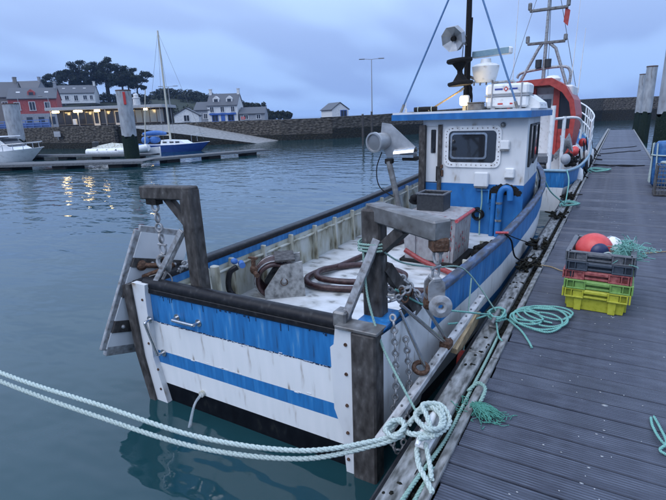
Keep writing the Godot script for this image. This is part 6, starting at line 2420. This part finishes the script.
	for y in 8:
		for e in [[V(-.2, 0, .25), V(.2, 0, .25)], [V(-.2, 0, -.25), V(.2, 0, -.25)], [V(-.2, 0, -.25), V(-.2, 0, .25)], [V(.2, 0, -.25), V(.2, 0, .25)]]:
			b.tube([o + e[0] + V(0, .02 + y * .08, 0), o + e[1] + V(0, .02 + y * .08, 0)], .007, 4)
	for i in 9:
		var x := -.2 + i * .05
		b.tube([o + V(x, .02, .25), o + V(x, .58, .25)], .006, 4)
		b.tube([o + V(x, .58, -.25), o + V(x, .58, .25)], .006, 4)
	for i in 7:
		var z := -.25 + i * .083
		b.tube([o + V(-.2, .02, z), o + V(-.2, .58, z)], .006, 4)
	mk(t, "cage", b, "steel_grey")
	b = MB.new()
	b.box(o + V(0, .015, 0), V(.42, .03, .52), Basis(), .005)
	for x in [-.19, .19]:
		for z in [-.24, .24]:
			b.box(o + V(x, .3, z), V(.03, .58, .03))
	mk(t, "frame", b, "timber_grey")
	b = MB.new()
	rng.seed = 90
	coil(b, o + V(0, .6, .05), .15, .14, 3, .014, .3)
	mk(t, "line", b, "rope_white")
	for s in [[V(1.53, 0, -21.0), .4, 4.6, 2.0, "nearest tall mooring pile with dark weedy foot, cut by the right edge"], [V(1.44, 0, -37.5), .3, 4.65, 1.9, "middle mooring pile of the three at the right of the pontoon"], [V(1.3, 0, -48.5), .24, 4.8, 1.8, "farthest and thinnest mooring pile of the three at the right"]]:
		pile(s[0], s[1], s[2], s[3], s[4], "piles along the pontoon")

func _ready() -> void:
	# camera
	var cam := Camera3D.new()
	cam.name = "camera"
	cam.fov = 55.24
	cam.near = .05
	cam.far = 4000
	cam.position = V(0, 2.25, 0)
	var ya := deg_to_rad(30.5); var pi_ := deg_to_rad(-15.5); var ro := deg_to_rad(-1.9)
	var fw := V(-sin(ya) * cos(pi_), sin(pi_), -cos(ya) * cos(pi_))
	var r0 := V(cos(ya), 0, -sin(ya))
	var u0 := r0.cross(fw)
	var r := r0 * cos(ro) + u0 * sin(ro)
	var u := u0 * cos(ro) - r0 * sin(ro)
	cam.basis = Basis(r, u, -fw)
	add_child(cam)
	cam.current = true
	# sky, exposure, soft light of the covered sun behind the viewer
	var env := Environment.new()
	env.background_mode = Environment.BG_SKY
	env.sky = Sky.new()
	env.sky.sky_material = make_sky()
	env.tonemap_mode = Environment.TONE_MAPPER_LINEAR
	env.tonemap_exposure = 1.4
	env.sdfgi_enabled = true
	env.ssao_enabled = true
	env.ssil_enabled = true
	env.fog_enabled = true
	env.fog_density = .0003
	env.fog_light_color = L(.25, .38, .64)
	var we := WorldEnvironment.new()
	we.name = "environment"
	we.environment = env
	add_child(we)
	var sun := DirectionalLight3D.new()
	sun.name = "sun"
	sun.light_energy = .42
	sun.light_color = Color(.97, .97, 1.0)
	sun.light_angular_distance = 50
	sun.shadow_enabled = true
	sun.rotation_degrees = V(-52, -22, 0)
	add_child(sun)
	materials()
	for m in ["needles", "leaves"]:
		mats[m].vertex_color_use_as_albedo = true
	setting()
	pontoon()
	town()
	far_boats()
	red_boat()
	trawler()
	gear()
	on_pontoon()
